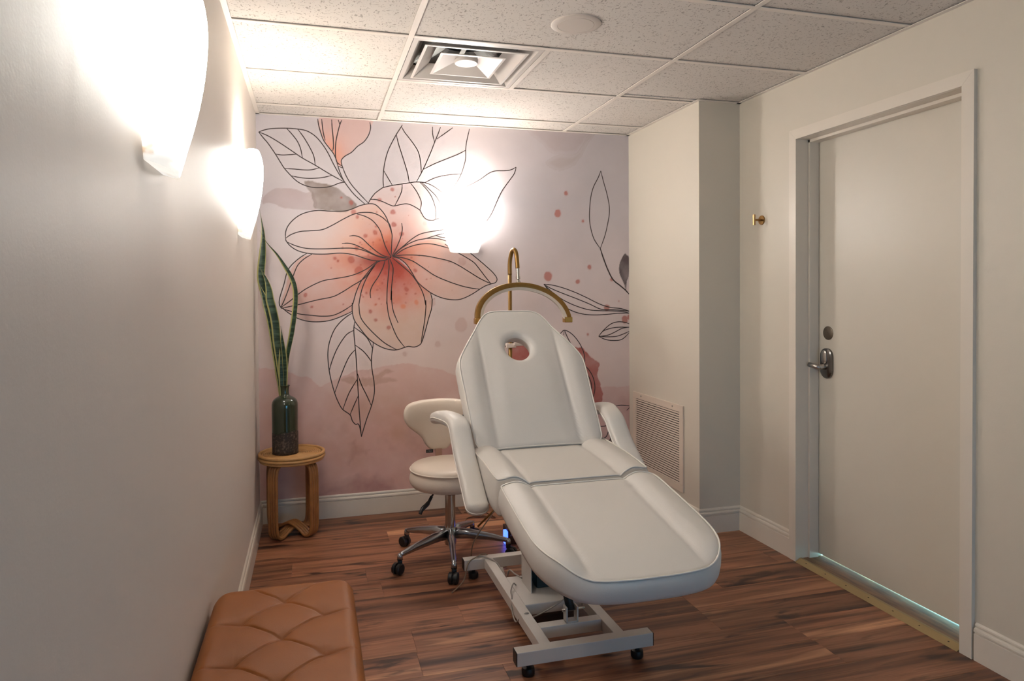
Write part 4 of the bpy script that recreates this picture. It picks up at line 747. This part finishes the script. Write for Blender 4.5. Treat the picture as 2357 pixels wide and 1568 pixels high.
# tightly wound coil on top
cp=[];turns=15
for i in range(turns*28+1):
    a=2*math.pi*i/28; r=0.006+(0.166-0.006)*i/(turns*28); cp.append((RX+r*math.cos(a),RY+r*math.sin(a),RZ-0.006))
tp.tube(cp,0.0048,6); topo=tp.build('seat_top',M_RATL,rs,smooth=True)
for z,r in ((RZ-0.004,0.176),(RZ-0.022,0.177),(RZ-0.036,0.170)):
    MB().tube([(RX+r*math.cos(a),RY+r*math.sin(a),z) for a in np.linspace(0,2*math.pi,57)],0.0095,8,cap=False).build('rim_cane',M_RATL,rs,smooth=True)
def band(az,az2,lift):
    ca,sa=math.cos(az),math.sin(az); cb,sb=math.cos(az2),math.sin(az2)
    def pt(r,z,c,s): return np.array([RX+r*c,RY+r*s,z])
    ctrl=[pt(0.05,RZ-0.040,ca,sa),pt(0.10,RZ-0.042,ca,sa),pt(0.145,RZ-0.060,ca,sa),pt(0.160,RZ-0.105,ca,sa),pt(0.162,RZ-0.20,ca,sa),pt(0.162,0.15,ca,sa),pt(0.160,0.075,ca,sa),pt(0.150,0.030,ca,sa),pt(0.115,0.014,ca,sa),pt(0.07,0.030+lift*0.5,ca,sa),pt(0.0,0.044+lift,ca,sa),
          pt(0.07,0.030+lift*0.5,cb,sb),pt(0.115,0.014,cb,sb),pt(0.150,0.030,cb,sb),pt(0.160,0.075,cb,sb),pt(0.162,0.15,cb,sb),pt(0.162,RZ-0.20,cb,sb),pt(0.160,RZ-0.105,cb,sb),pt(0.145,RZ-0.060,cb,sb),pt(0.10,RZ-0.042,cb,sb),pt(0.05,RZ-0.040,cb,sb)]
    side=np.array([-sa,ca,0])
    for q in (-1.5,-0.5,0.5,1.5):
        P=cr([c+side*q*0.0168 for c in ctrl],5); MB().tube(P,0.0086,8).build('leg_cane',M_RAT,rs,smooth=True)
band(math.radians(-128),math.radians(52),0.0); band(math.radians(-42),math.radians(138),0.024)
# ================================================================ BOTTLE AND SNAKE PLANT CUTTINGS
BX,BY_=-0.157,4.072
def glaze():
    m=mat('green_glaze',(38,46,28),0.16,coat=0.6); nt=m.node_tree; b=nt.nodes['Principled BSDF']; N=nt.nodes.new; L=nt.links.new
    tc=N('ShaderNodeTexCoord'); sx=N('ShaderNodeSeparateXYZ'); L(tc.outputs['Object'],sx.inputs[0]); n=N('ShaderNodeTexNoise'); n.inputs['Scale'].default_value=30; n.inputs['Detail'].default_value=5; L(tc.outputs['Object'],n.inputs['Vector'])
    a=N('ShaderNodeMath'); a.operation='MULTIPLY_ADD'; a.inputs[1].default_value=0.09; L(n.outputs['Fac'],a.inputs[0]); L(sx.outputs[2],a.inputs[2])
    r=N('ShaderNodeMapRange'); r.inputs['From Min'].default_value=0.163; r.inputs['From Max'].default_value=0.175; L(a.outputs[0],r.inputs['Value'])
    n2=N('ShaderNodeTexNoise'); n2.inputs['Scale'].default_value=90; L(tc.outputs['Object'],n2.inputs['Vector'])
    x2=N('ShaderNodeMix'); x2.data_type='RGBA'; x2.inputs['A'].default_value=(*lin((52,44,38)),1); x2.inputs['B'].default_value=(*lin((112,98,86)),1); rr=N('ShaderNodeMapRange'); rr.inputs['From Min'].default_value=0.5; rr.inputs['From Max'].default_value=0.75; L(n2.outputs['Fac'],rr.inputs['Value']); L(rr.outputs[0],x2.inputs['Factor'])
    x=N('ShaderNodeMix'); x.data_type='RGBA'; L(x2.outputs['Result'],x.inputs['A']); x.inputs['B'].default_value=(*lin((38,50,30)),1); L(r.outputs[0],x.inputs['Factor']); L(x.outputs['Result'],b.inputs['Base Color'])
    q=N('ShaderNodeMapRange'); q.inputs['To Min'].default_value=0.6; q.inputs['To Max'].default_value=0.14; L(r.outputs[0],q.inputs['Value']); L(q.outputs[0],b.inputs['Roughness'])
    q2=N('ShaderNodeMath'); q2.operation='MULTIPLY'; q2.inputs[1].default_value=0.6; L(r.outputs[0],q2.inputs[0]); L(q2.outputs[0],b.inputs['Coat Weight'])
    return m
bo=thing('green_bottle','dark green glazed bottle with rough brown foot on the rattan stool','bottle',(BX,BY_,RZ))
pf=[(0.0,0.0),(0.066,0.0),(0.0705,0.004),(0.0715,0.02),(0.072,0.15),(0.0725,0.26),(0.071,0.285),(0.064,0.303),(0.050,0.316),(0.034,0.325),(0.0265,0.332),(0.0245,0.345),(0.0242,0.365),(0.0255,0.378),(0.029,0.384),(0.0285,0.386),(0.024,0.383),(0.0205,0.375),(0.0205,0.335)]
MB().lathe([tuple(p) for p in cr(pf,2)],(BX,BY_,RZ),48).build('body',glaze(),bo,smooth=True)
pl=thing('snake_plant_cuttings','tall snake plant leaves with yellow edges standing in the green bottle','plant',(BX,BY_,RZ+0.30))
def leaf_mat():
    m=mat('snake_leaf',(46,68,50),0.38); nt=m.node_tree; b=nt.nodes['Principled BSDF']; N=nt.nodes.new; L=nt.links.new
    at=N('ShaderNodeAttribute'); at.attribute_name='edge'; tc=N('ShaderNodeTexCoord'); mp=N('ShaderNodeMapping'); mp.inputs['Scale'].default_value=(8,8,70); L(tc.outputs['Object'],mp.inputs[0])
    n=N('ShaderNodeTexNoise'); n.inputs['Scale'].default_value=1.0; n.inputs['Detail'].default_value=3; L(mp.outputs[0],n.inputs['Vector'])
    r=N('ShaderNodeValToRGB'); L(n.outputs['Fac'],r.inputs[0]); e=r.color_ramp.elements; e[0].position=0.45; e[0].color=(*lin((34,54,42)),1); e[1].position=0.62; e[1].color=(*lin((72,94,74)),1)
    mr=N('ShaderNodeMapRange'); mr.inputs['From Min'].default_value=0.66; mr.inputs['From Max'].default_value=0.82; L(at.outputs['Fac'],mr.inputs['Value'])
    x=N('ShaderNodeMix'); x.data_type='RGBA'; L(mr.outputs[0],x.inputs['Factor']); L(r.outputs[0],x.inputs['A']); x.inputs['B'].default_value=(*lin((176,168,104)),1); L(x.outputs['Result'],b.inputs['Base Color']); return m
M_LEAF=leaf_mat()
def leaf(pts,wmax,tip=0.25,twist=(0,0),dy=0.0,base=0.5):
    """pts: (x,z,y) spine from the bottle upwards"""
    P=cr([(x,y+dy,z) for x,z,y in pts],8); n=len(P); cols=9; V=[];E=[];ln=[0]
    for i in range(1,n): ln.append(ln[-1]+np.linalg.norm(P[i]-P[i-1]))
    for i,p in enumerate(P):
        s=ln[i]/ln[-1]; t=P[min(i+1,n-1)]-P[max(i-1,0)]; t/=np.linalg.norm(t)
        w=wmax*(base+(1-base)*sm(0,0.5,s))*(1-sm(1-tip,1,s)**1.3*0.97)
        tw=twist[0]+(twist[1]-twist[0])*s; side=np.cross(t,[0,-1,0]); side/=np.linalg.norm(side); nr=np.cross(side,t)
        side2=side*math.cos(tw)+nr*math.sin(tw); nr2=np.cross(side2,t)
        for c in range(cols):
            u=(c/(cols-1))*2-1; V.append(p+side2*u*w+nr2*(u*u*w*0.45)); E.append(abs(u))
    Fc=[(i*cols+c,i*cols+c+1,(i+1)*cols+c+1,(i+1)*cols+c) for i in range(n-1) for c in range(cols-1)]
    # thickness: a second skin just behind
    nV=len(V); V2=[]
    for i in range(nV):
        V2.append(V[i]+np.array([0,0.0016,0]))
    mb=MB().add(V+V2,Fc+[tuple(q+nV for q in f)[::-1] for f in Fc]+[(i*cols,(i+1)*cols,nV+(i+1)*cols,nV+i*cols) for i in range(n-1)]+[(i*cols+cols-1,(i+1)*cols+cols-1,nV+(i+1)*cols+cols-1,nV+i*cols+cols-1) for i in range(n-1)])
    o=mb.build('leaf',M_LEAF,pl,smooth=True); a=o.data.attributes.new('edge','FLOAT','POINT'); a.data.foreach_set('value',np.array(E+E,np.float32))
Y0=4.072
leaf([(-0.152,0.70,Y0),(-0.152,0.852,Y0),(-0.137,1.02,Y0),(-0.112,1.142,Y0-0.01),(-0.094,1.257,Y0-0.02),(-0.086,1.345,Y0-0.02),(-0.089,1.412,Y0-0.02),(-0.108,1.473,Y0-0.02),(-0.143,1.534,Y0-0.01),(-0.187,1.601,Y0),(-0.244,1.668,Y0),(-0.282,1.735,Y0)],0.020,0.35,(0.5,1.0),base=0.35)
leaf([(-0.175,0.70,Y0+0.01),(-0.176,0.852,Y0+0.01),(-0.188,1.008,Y0+0.02),(-0.200,1.11,Y0+0.02),(-0.215,1.211,Y0+0.02),(-0.235,1.30,Y0+0.03),(-0.262,1.40,Y0+0.03),(-0.275,1.48,Y0+0.03),(-0.266,1.594,Y0+0.03),(-0.262,1.68,Y0+0.03),(-0.266,1.75,Y0+0.03),(-0.282,1.856,Y0+0.03)],0.024,0.3,(0.2,0.5),base=0.3)
leaf([(-0.163,0.70,Y0-0.005),(-0.168,0.852,Y0-0.005),(-0.180,1.008,Y0-0.01),(-0.190,1.11,Y0-0.02),(-0.198,1.211,Y0-0.02),(-0.213,1.292,Y0-0.02),(-0.226,1.346,Y0-0.02),(-0.232,1.40,Y0-0.02),(-0.246,1.453,Y0-0.02),(-0.268,1.50,Y0-0.02),(-0.289,1.537,Y0-0.02)],0.026,0.3,(0.7,0.2),base=0.4)
leaf([(-0.170,0.70,Y0),(-0.178,0.852,Y0),(-0.190,0.974,Y0),(-0.203,1.076,Y0),(-0.218,1.178,Y0),(-0.236,1.265,Y0),(-0.256,1.333,Y0),(-0.276,1.40,Y0),(-0.290,1.447,Y0)],0.026,0.25,(0.1,-0.5),base=0.4)
leaf([(-0.163,0.70,Y0-0.012),(-0.163,0.852,Y0-0.012),(-0.162,0.94,Y0-0.015),(-0.163,1.041,Y0-0.015),(-0.168,1.143,Y0-0.015),(-0.174,1.194,Y0-0.015)],0.026,0.5,(0.1,0.1),base=0.55)
leaf([(-0.172,0.70,Y0+0.012),(-0.180,0.852,Y0+0.012),(-0.200,0.941,Y0+0.02),(-0.213,1.029,Y0+0.02)],0.017,0.5,(0.9,0.9),base=0.6)
leaf([(-0.150,0.70,Y0-0.006),(-0.150,0.852,Y0-0.006),(-0.145,0.95,Y0-0.01),(-0.139,1.06,Y0-0.01)],0.013,0.5,(0.9,0.9),base=0.6)
# ================================================================ TUFTED BENCH
def bench():
    t=thing('tufted_bench','long tan leather bench with diamond tufting against the left wall','bench',(-0.092,1.72,0))
    x0,x1,y0,y1=-0.302,0.118,1.12,2.292; zt=0.452; rad=0.040; nx=150; ny=400
    m=mat('tan_leather',(152,88,32),0.46,noise=0.5,nscale=7,rgb2=(134,74,26),bump=0.25,bscale=600,spec=0.35)
    xs_=np.linspace(x0,x1,nx); ys_=np.linspace(y0,y1,ny); cxm=-0.091
    V=[]
    cr_=0.075
    for y in ys_:
        for x in xs_:
            a=(x-cxm)/0.113; b=(y-1.936)/0.1145
            ac=max(-1,min(1,a))
            f=lambda q: abs(q-round(q))*2
            d1=f((ac+b)/2); d2=f((ac-b)/2)
            g_=lambda d:0.50*(1-(1-d)**2)+0.50*(1-math.exp(-d/0.035))
            if abs(a)>1: h=g_(d1)
            else: h=(g_(d1)*g_(d2))**0.6
            db=math.hypot((abs(a)-1 if abs(a)>1 else min(abs(a),1-abs(a)))*0.113,0)
            # distance to nearest button
            bd=9
            for bi in (round(a)-1,round(a),round(a)+1):
                if abs(bi)>1: continue
                bj=round(b)
                for bb in (bj-1,bj,bj+1):
                    if (bi+bb)%2==0: bd=min(bd,math.hypot((a-bi)*0.113,(b-bb)*0.1145))
            ed=min(x-x0,x1-x,y1-y); fd=sm(0.0,0.07,ed)
            z=zt-(0.0125*(1-h)+0.007*math.exp(-(bd/0.026)**2))*fd
            # rounded plan corners and edge roll-off
            ex=min(x-x0,x1-x); ey=min(y-y0,y1-y)
            e=rad if (ex>rad and ey>rad) else (rad-math.hypot(max(0,rad-ex),max(0,rad-ey)))
            e=max(0,e); 
            if e<rad: z-=rad*(1-math.sqrt(max(0,1-(1-e/rad)**2)))
            X_,Y_=x,y
            if ex<cr_ and ey<cr_:
                cxx=x0+cr_ if x<(x0+x1)/2 else x1-cr_; cyy=y0+cr_ if y<(y0+y1)/2 else y1-cr_
                u,v=(x-cxx)/cr_,(y-cyy)/cr_; u2=u*math.sqrt(max(0,1-v*v/2)); v2=v*math.sqrt(max(0,1-u*u/2)); X_,Y_=cxx+u2*cr_,cyy+v2*cr_
            V.append((X_,Y_,z))
    F=[(j*nx+i,j*nx+i+1,(j+1)*nx+i+1,(j+1)*nx+i) for j in range(ny-1) for i in range(nx-1)]
    loop=[i for i in range(nx)]+[j*nx+nx-1 for j in range(1,ny)]+[(ny-1)*nx+i for i in range(nx-2,-1,-1)]+[j*nx for j in range(ny-2,0,-1)]
    n0=len(V); L_=len(loop)
    for dz in (0.30,0.27,0.16,0.12):
        for q in loop: V.append((V[q][0],V[q][1],dz if dz<0.2 else dz+0.06))
    for r in range(4):
        for k in range(L_):
            a=loop[k] if r==0 else n0+(r-1)*L_+k; b=loop[(k+1)%L_] if r==0 else n0+(r-1)*L_+(k+1)%L_
            F.append((a,b,n0+r*L_+(k+1)%L_,n0+r*L_+k))
    F.append(tuple(range(n0+3*L_,n0+4*L_)))
    cu=MB().add(V,F).build('tufted_cushion',m,t,smooth=True)
    for x in (x0+0.05,x1-0.05):
        for y in (y0+0.07,y1-0.07): MB().tube([(x,y,0.0),(x,y,0.125)],[0.014,0.021],14).build('leg',mat('dark_walnut',(52,34,24),0.4),t,auto=40)
bench()
# ================================================================ AIR DIFFUSER, SPEAKER, GRILLE, HOOK
M_DIFF=mat('diffuser_enamel',(204,197,190),0.35)
df=thing('air_diffuser','square white louvred air diffuser set in the ceiling grid','air vent',(DIF[0]+T/2,DIF[2]+T/2,H))
dcx,dcy=DIF[0]+T/2,DIF[2]+T/2
def frustum(name,lo,zl,hi,zh,th=0.003,flange=0.0,parent=df,m=M_DIFF):
    """thin square cone, open through: half-size lo at zl (lower), hi at zh (upper)"""
    V=[];Fc=[]
    rg=[(lo+flange,zl),(lo,zl),(hi,zh),(hi-th,zh),(lo-th,zl+th*1.2),(lo+flange,zl+th)]
    for r,z in rg: V+=[(dcx-r,dcy-r,z),(dcx+r,dcy-r,z),(dcx+r,dcy+r,z),(dcx-r,dcy+r,z)]
    n=len(rg)
    for i in range(n):
        j=(i+1)%n
        for k in range(4): Fc.append((i*4+k,i*4+(k+1)%4,j*4+(k+1)%4,j*4+k))
    return MB().add(V,Fc).build(name,m,parent)
frustum('frame',0.268,H+0.001,0.225,H+0.060,flange=0.022)
frustum('louvre_ring',0.222,H-0.003,0.158,H+0.052,flange=0.012)
pm=MB(); rr=[(0.088,H-0.002),(0.088,H-0.005),(0.030,H+0.030),(0.0,H+0.030)]
V=[]
for r,z in ((0.150,H-0.002),(0.138,H-0.003),(0.050,H+0.030),(0.050,H+0.033),(0.150,H+0.001)): V+=[(dcx-r,dcy-r,z),(dcx+r,dcy-r,z),(dcx+r,dcy+r,z),(dcx-r,dcy+r,z)]
pm.add(V,[(i*4+k,i*4+(k+1)%4,((i+1)%5)*4+(k+1)%4,((i+1)%5)*4+k) for i in range(5) for k in range(4)]+[(8,9,10,11)])
pmo=pm.build('centre_cone',M_DIFF,df)
MB().lathe([(0.0,H+0.014),(0.052,H+0.014),(0.055,H+0.017),(0.055,H+0.030)],(dcx,dcy+0.01,0),36).build('centre_disc',M_DIFF,pmo,auto=40)
# back pan with round neck and damper blades
bp_=MB(); V=[];Fc=[]; n=32
for k in range(n):
    a=2*math.pi*(k+0.5)/n; c,s=math.cos(a),math.sin(a); q=0.228/max(abs(c),abs(s)); V.append((dcx+c*q,dcy+s*q,H+0.060))
for k in range(n): a=2*math.pi*(k+0.5)/n; V.append((dcx+math.cos(a)*0.125,dcy+math.sin(a)*0.125,H+0.110))
for k in range(n): a=2*math.pi*(k+0.5)/n; V.append((dcx+math.cos(a)*0.125,dcy+math.sin(a)*0.125,H+0.190))
for r in range(2):
    for k in range(n): Fc.append((r*n+k,r*n+(k+1)%n,(r+1)*n+(k+1)%n,(r+1)*n+k))
Fc.append(tuple(range(2*n,3*n)))
bp_.add(V,Fc).build('back_pan',mat('dark_galvanised',(96,96,92),0.35,metal=0.7),df)
dm=MB().box(dcx-0.12,dcx+0.12,dcy-0.012,dcy+0.012,H+0.100,H+0.104).box(dcx-0.012,dcx+0.012,dcy-0.12,dcy+0.12,H+0.095,H+0.099)
dm.build('damper_bracket',mat('grey_steel',(120,118,112),0.4,metal=0.8),df)
spk=thing('ceiling_speaker','flat round beige ceiling speaker cover beside the air diffuser','speaker',(1.030,2.575,H+0.006))
MB().lathe([(0.100,0.0),(0.100,-0.004),(0.096,-0.006),(0.074,-0.007),(0.073,-0.005),(0.0,-0.005)],(1.030,2.575,H+0.006),56).build('trim_ring',mat('beige_plastic',(208,198,189),0.5),spk,auto=30)
MB().lathe([(0.0725,-0.005),(0.072,-0.0072),(0.0,-0.0072)],(1.030,2.575,H+0.006),48).build('cover_disc',mat('beige_plastic',(208,198,189),0.5),spk,auto=30)
gr=thing('return_air_grille','white louvred return air grille low on the corner column','air vent',(XP,3.905,0.44))
gy0,gy1,gz0,gz1=3.583,4.232,0.186,0.700
M_GR=mat('grille_enamel',(218,204,188),0.4)
f_=MB(); b=0.042
for (a,bq,c,d) in ((gy0,gy1,gz0,gz0+b),(gy0,gy1,gz1-b,gz1),(gy0,gy0+b,gz0+b,gz1-b),(gy1-b,gy1,gz0+b,gz1-b)): f_.box(XP-0.010,XP,a,bq,c,d,0.002)
fo=f_.build('frame',M_GR,gr)
for sy in (gy0+0.12,gy1-0.12): MB().lathe([(0.006,0),(0.0055,-0.003),(0,-0.004)],(XP-0.010,sy,gz1-0.018),14,'x').build('screw',M_NICKEL,fo)
nsl=30
MB().box(XP-0.0035,XP-0.0025,gy0+b,gy1-b,gz0+b,gz1-b).build('dark_backing',mat('grille_dark',(46,36,30),0.9),gr)
_sl=None
for i in range(nsl):
    z=gz0+b+(gz1-gz0-2*b)*(i+0.5)/nsl; dz=(gz1-gz0-2*b)/nsl
    V=[]
    for y in (gy0+b,gy1-b): V+=[(XP-0.0075,y,z+dz*0.30),(XP-0.0100,y,z-dz*0.30),(XP-0.0092,y,z-dz*0.33),(XP-0.0062,y,z+dz*0.27)]
    MB().add(V,[(0,1,2,3),(7,6,5,4),(0,4,5,1),(1,5,6,2),(2,6,7,3),(3,7,4,0)]).build('louvre_slat',M_GR,gr)
hk=thing('wall_hook','small brass T shaped hook on the wall between column and door','wall hook',(XR,3.218,1.761))
M_BR=mat('antique_brass',(150,112,66),0.3,metal=0.9)
MB().lathe([(0.0,-0.006),(0.024,-0.006),(0.0255,-0.004),(0.0255,0)],(XR,3.218,1.761),36,'x').build('rosette',M_BR,hk,auto=40)
MB().tube([(XR-0.004,3.218,1.761),(XR-0.046,3.218,1.761)],0.0055,14).build('peg',M_BR,hk,auto=40)
MB().tube([(XR-0.050,3.218,1.733),(XR-0.050,3.218,1.790)],0.0075,18).build('crossbar',mat('satin_brass',(196,160,112),0.3,metal=0.9),hk,auto=40)
# ================================================================ BLUE-LIT BOX AND CORDS
ub=thing('power_box','small dark box with a blue indicator light on the floor behind the chair','power adapter',(1.02,3.60,0))
MB().box(1.012,1.090,3.56,3.66,0.0,0.085,0.004).build('case',mat('dark_brown_plastic',(58,36,28),0.4),ub)
MB().box(0.997,1.014,3.558,3.60,0.004,0.075,0.003).build('indicator_window',mat('blue_led',(40,60,200),0.3,emit=(0.05,0.12,1.0),estr=2.0),ub,label='glowing blue light strip')
M_CORD=mat('beige_cord',(132,112,92),0.5); M_CORDG=mat('grey_cord',(150,142,134),0.5)
def cord(name,label,pts,r,m,extra=None):
    t=thing(name,label,'cord',pts[0]); MB().tube(cr(pts,8),r,8).build('cable',m,t,smooth=True); return t
cord('power_cable','thin beige cord hanging from the seat and looping over the rear crossbar',[(0.83,2.93,0.50),(0.80,3.05,0.36),(0.77,3.20,0.22),(0.75,3.28,0.12),(0.76,3.32,0.012),(0.84,3.36,0.008),(0.90,3.30,0.008),(0.92,3.26,0.010),(0.86,3.225,0.03),(0.80,3.20,0.107),(0.74,3.17,0.108),(0.70,3.15,0.09),(0.672,3.13,0.02),(0.60,3.05,0.006)],0.0030,M_CORD)
c2=cord('control_cable','grey cable with a plug lying from the rear crossbar to the column',[(0.72,3.24,0.008),(0.73,3.21,0.07),(0.76,3.18,0.108),(0.80,3.14,0.108),(0.835,3.09,0.09),(0.845,3.02,0.04),(0.850,2.97,0.112),(0.862,2.92,0.115),(0.8765,2.86,0.118)],0.0035,M_CORDG)
MB().tube([(0.838,3.07,0.085),(0.847,3.02,0.035)],[0.011,0.009],10).build('ferrite_sleeve',M_CORDG,c2,smooth=True)
cord('loose_cable','grey cable looped over the left base rail below the footrest',[(0.84,2.83,0.104),(0.82,2.80,0.125),(0.800,2.77,0.108),(0.79,2.72,0.104),(0.778,2.68,0.07),(0.776,2.62,0.05),(0.79,2.585,0.085),(0.81,2.57,0.104),(0.84,2.60,0.07),(0.90,2.628,0.07),(0.97,2.630,0.10),(1.01,2.66,0.104)],0.0030,M_CORDG)
cord('floor_cord','thin brown cord trailing across the floor planks near the mural wall',[(0.60,3.86,0.004),(0.62,3.90,0.004),(0.68,3.93,0.004),(0.76,3.96,0.004),(0.86,3.98,0.004),(0.90,4.05,0.004),(1.00,4.06,0.004),(1.06,4.00,0.004),(1.02,4.12,0.004),(0.90,4.16,0.004)],0.0025,mat('brown_cord',(96,66,46),0.5))
cord('adapter_lead','beige lead arching from the blue lit box to the floor',[(1.03,3.555,0.05),(1.05,3.53,0.09),(1.07,3.51,0.07),(1.075,3.50,0.02),(1.06,3.48,0.004),(1.02,3.47,0.004)],0.0035,M_CORD)
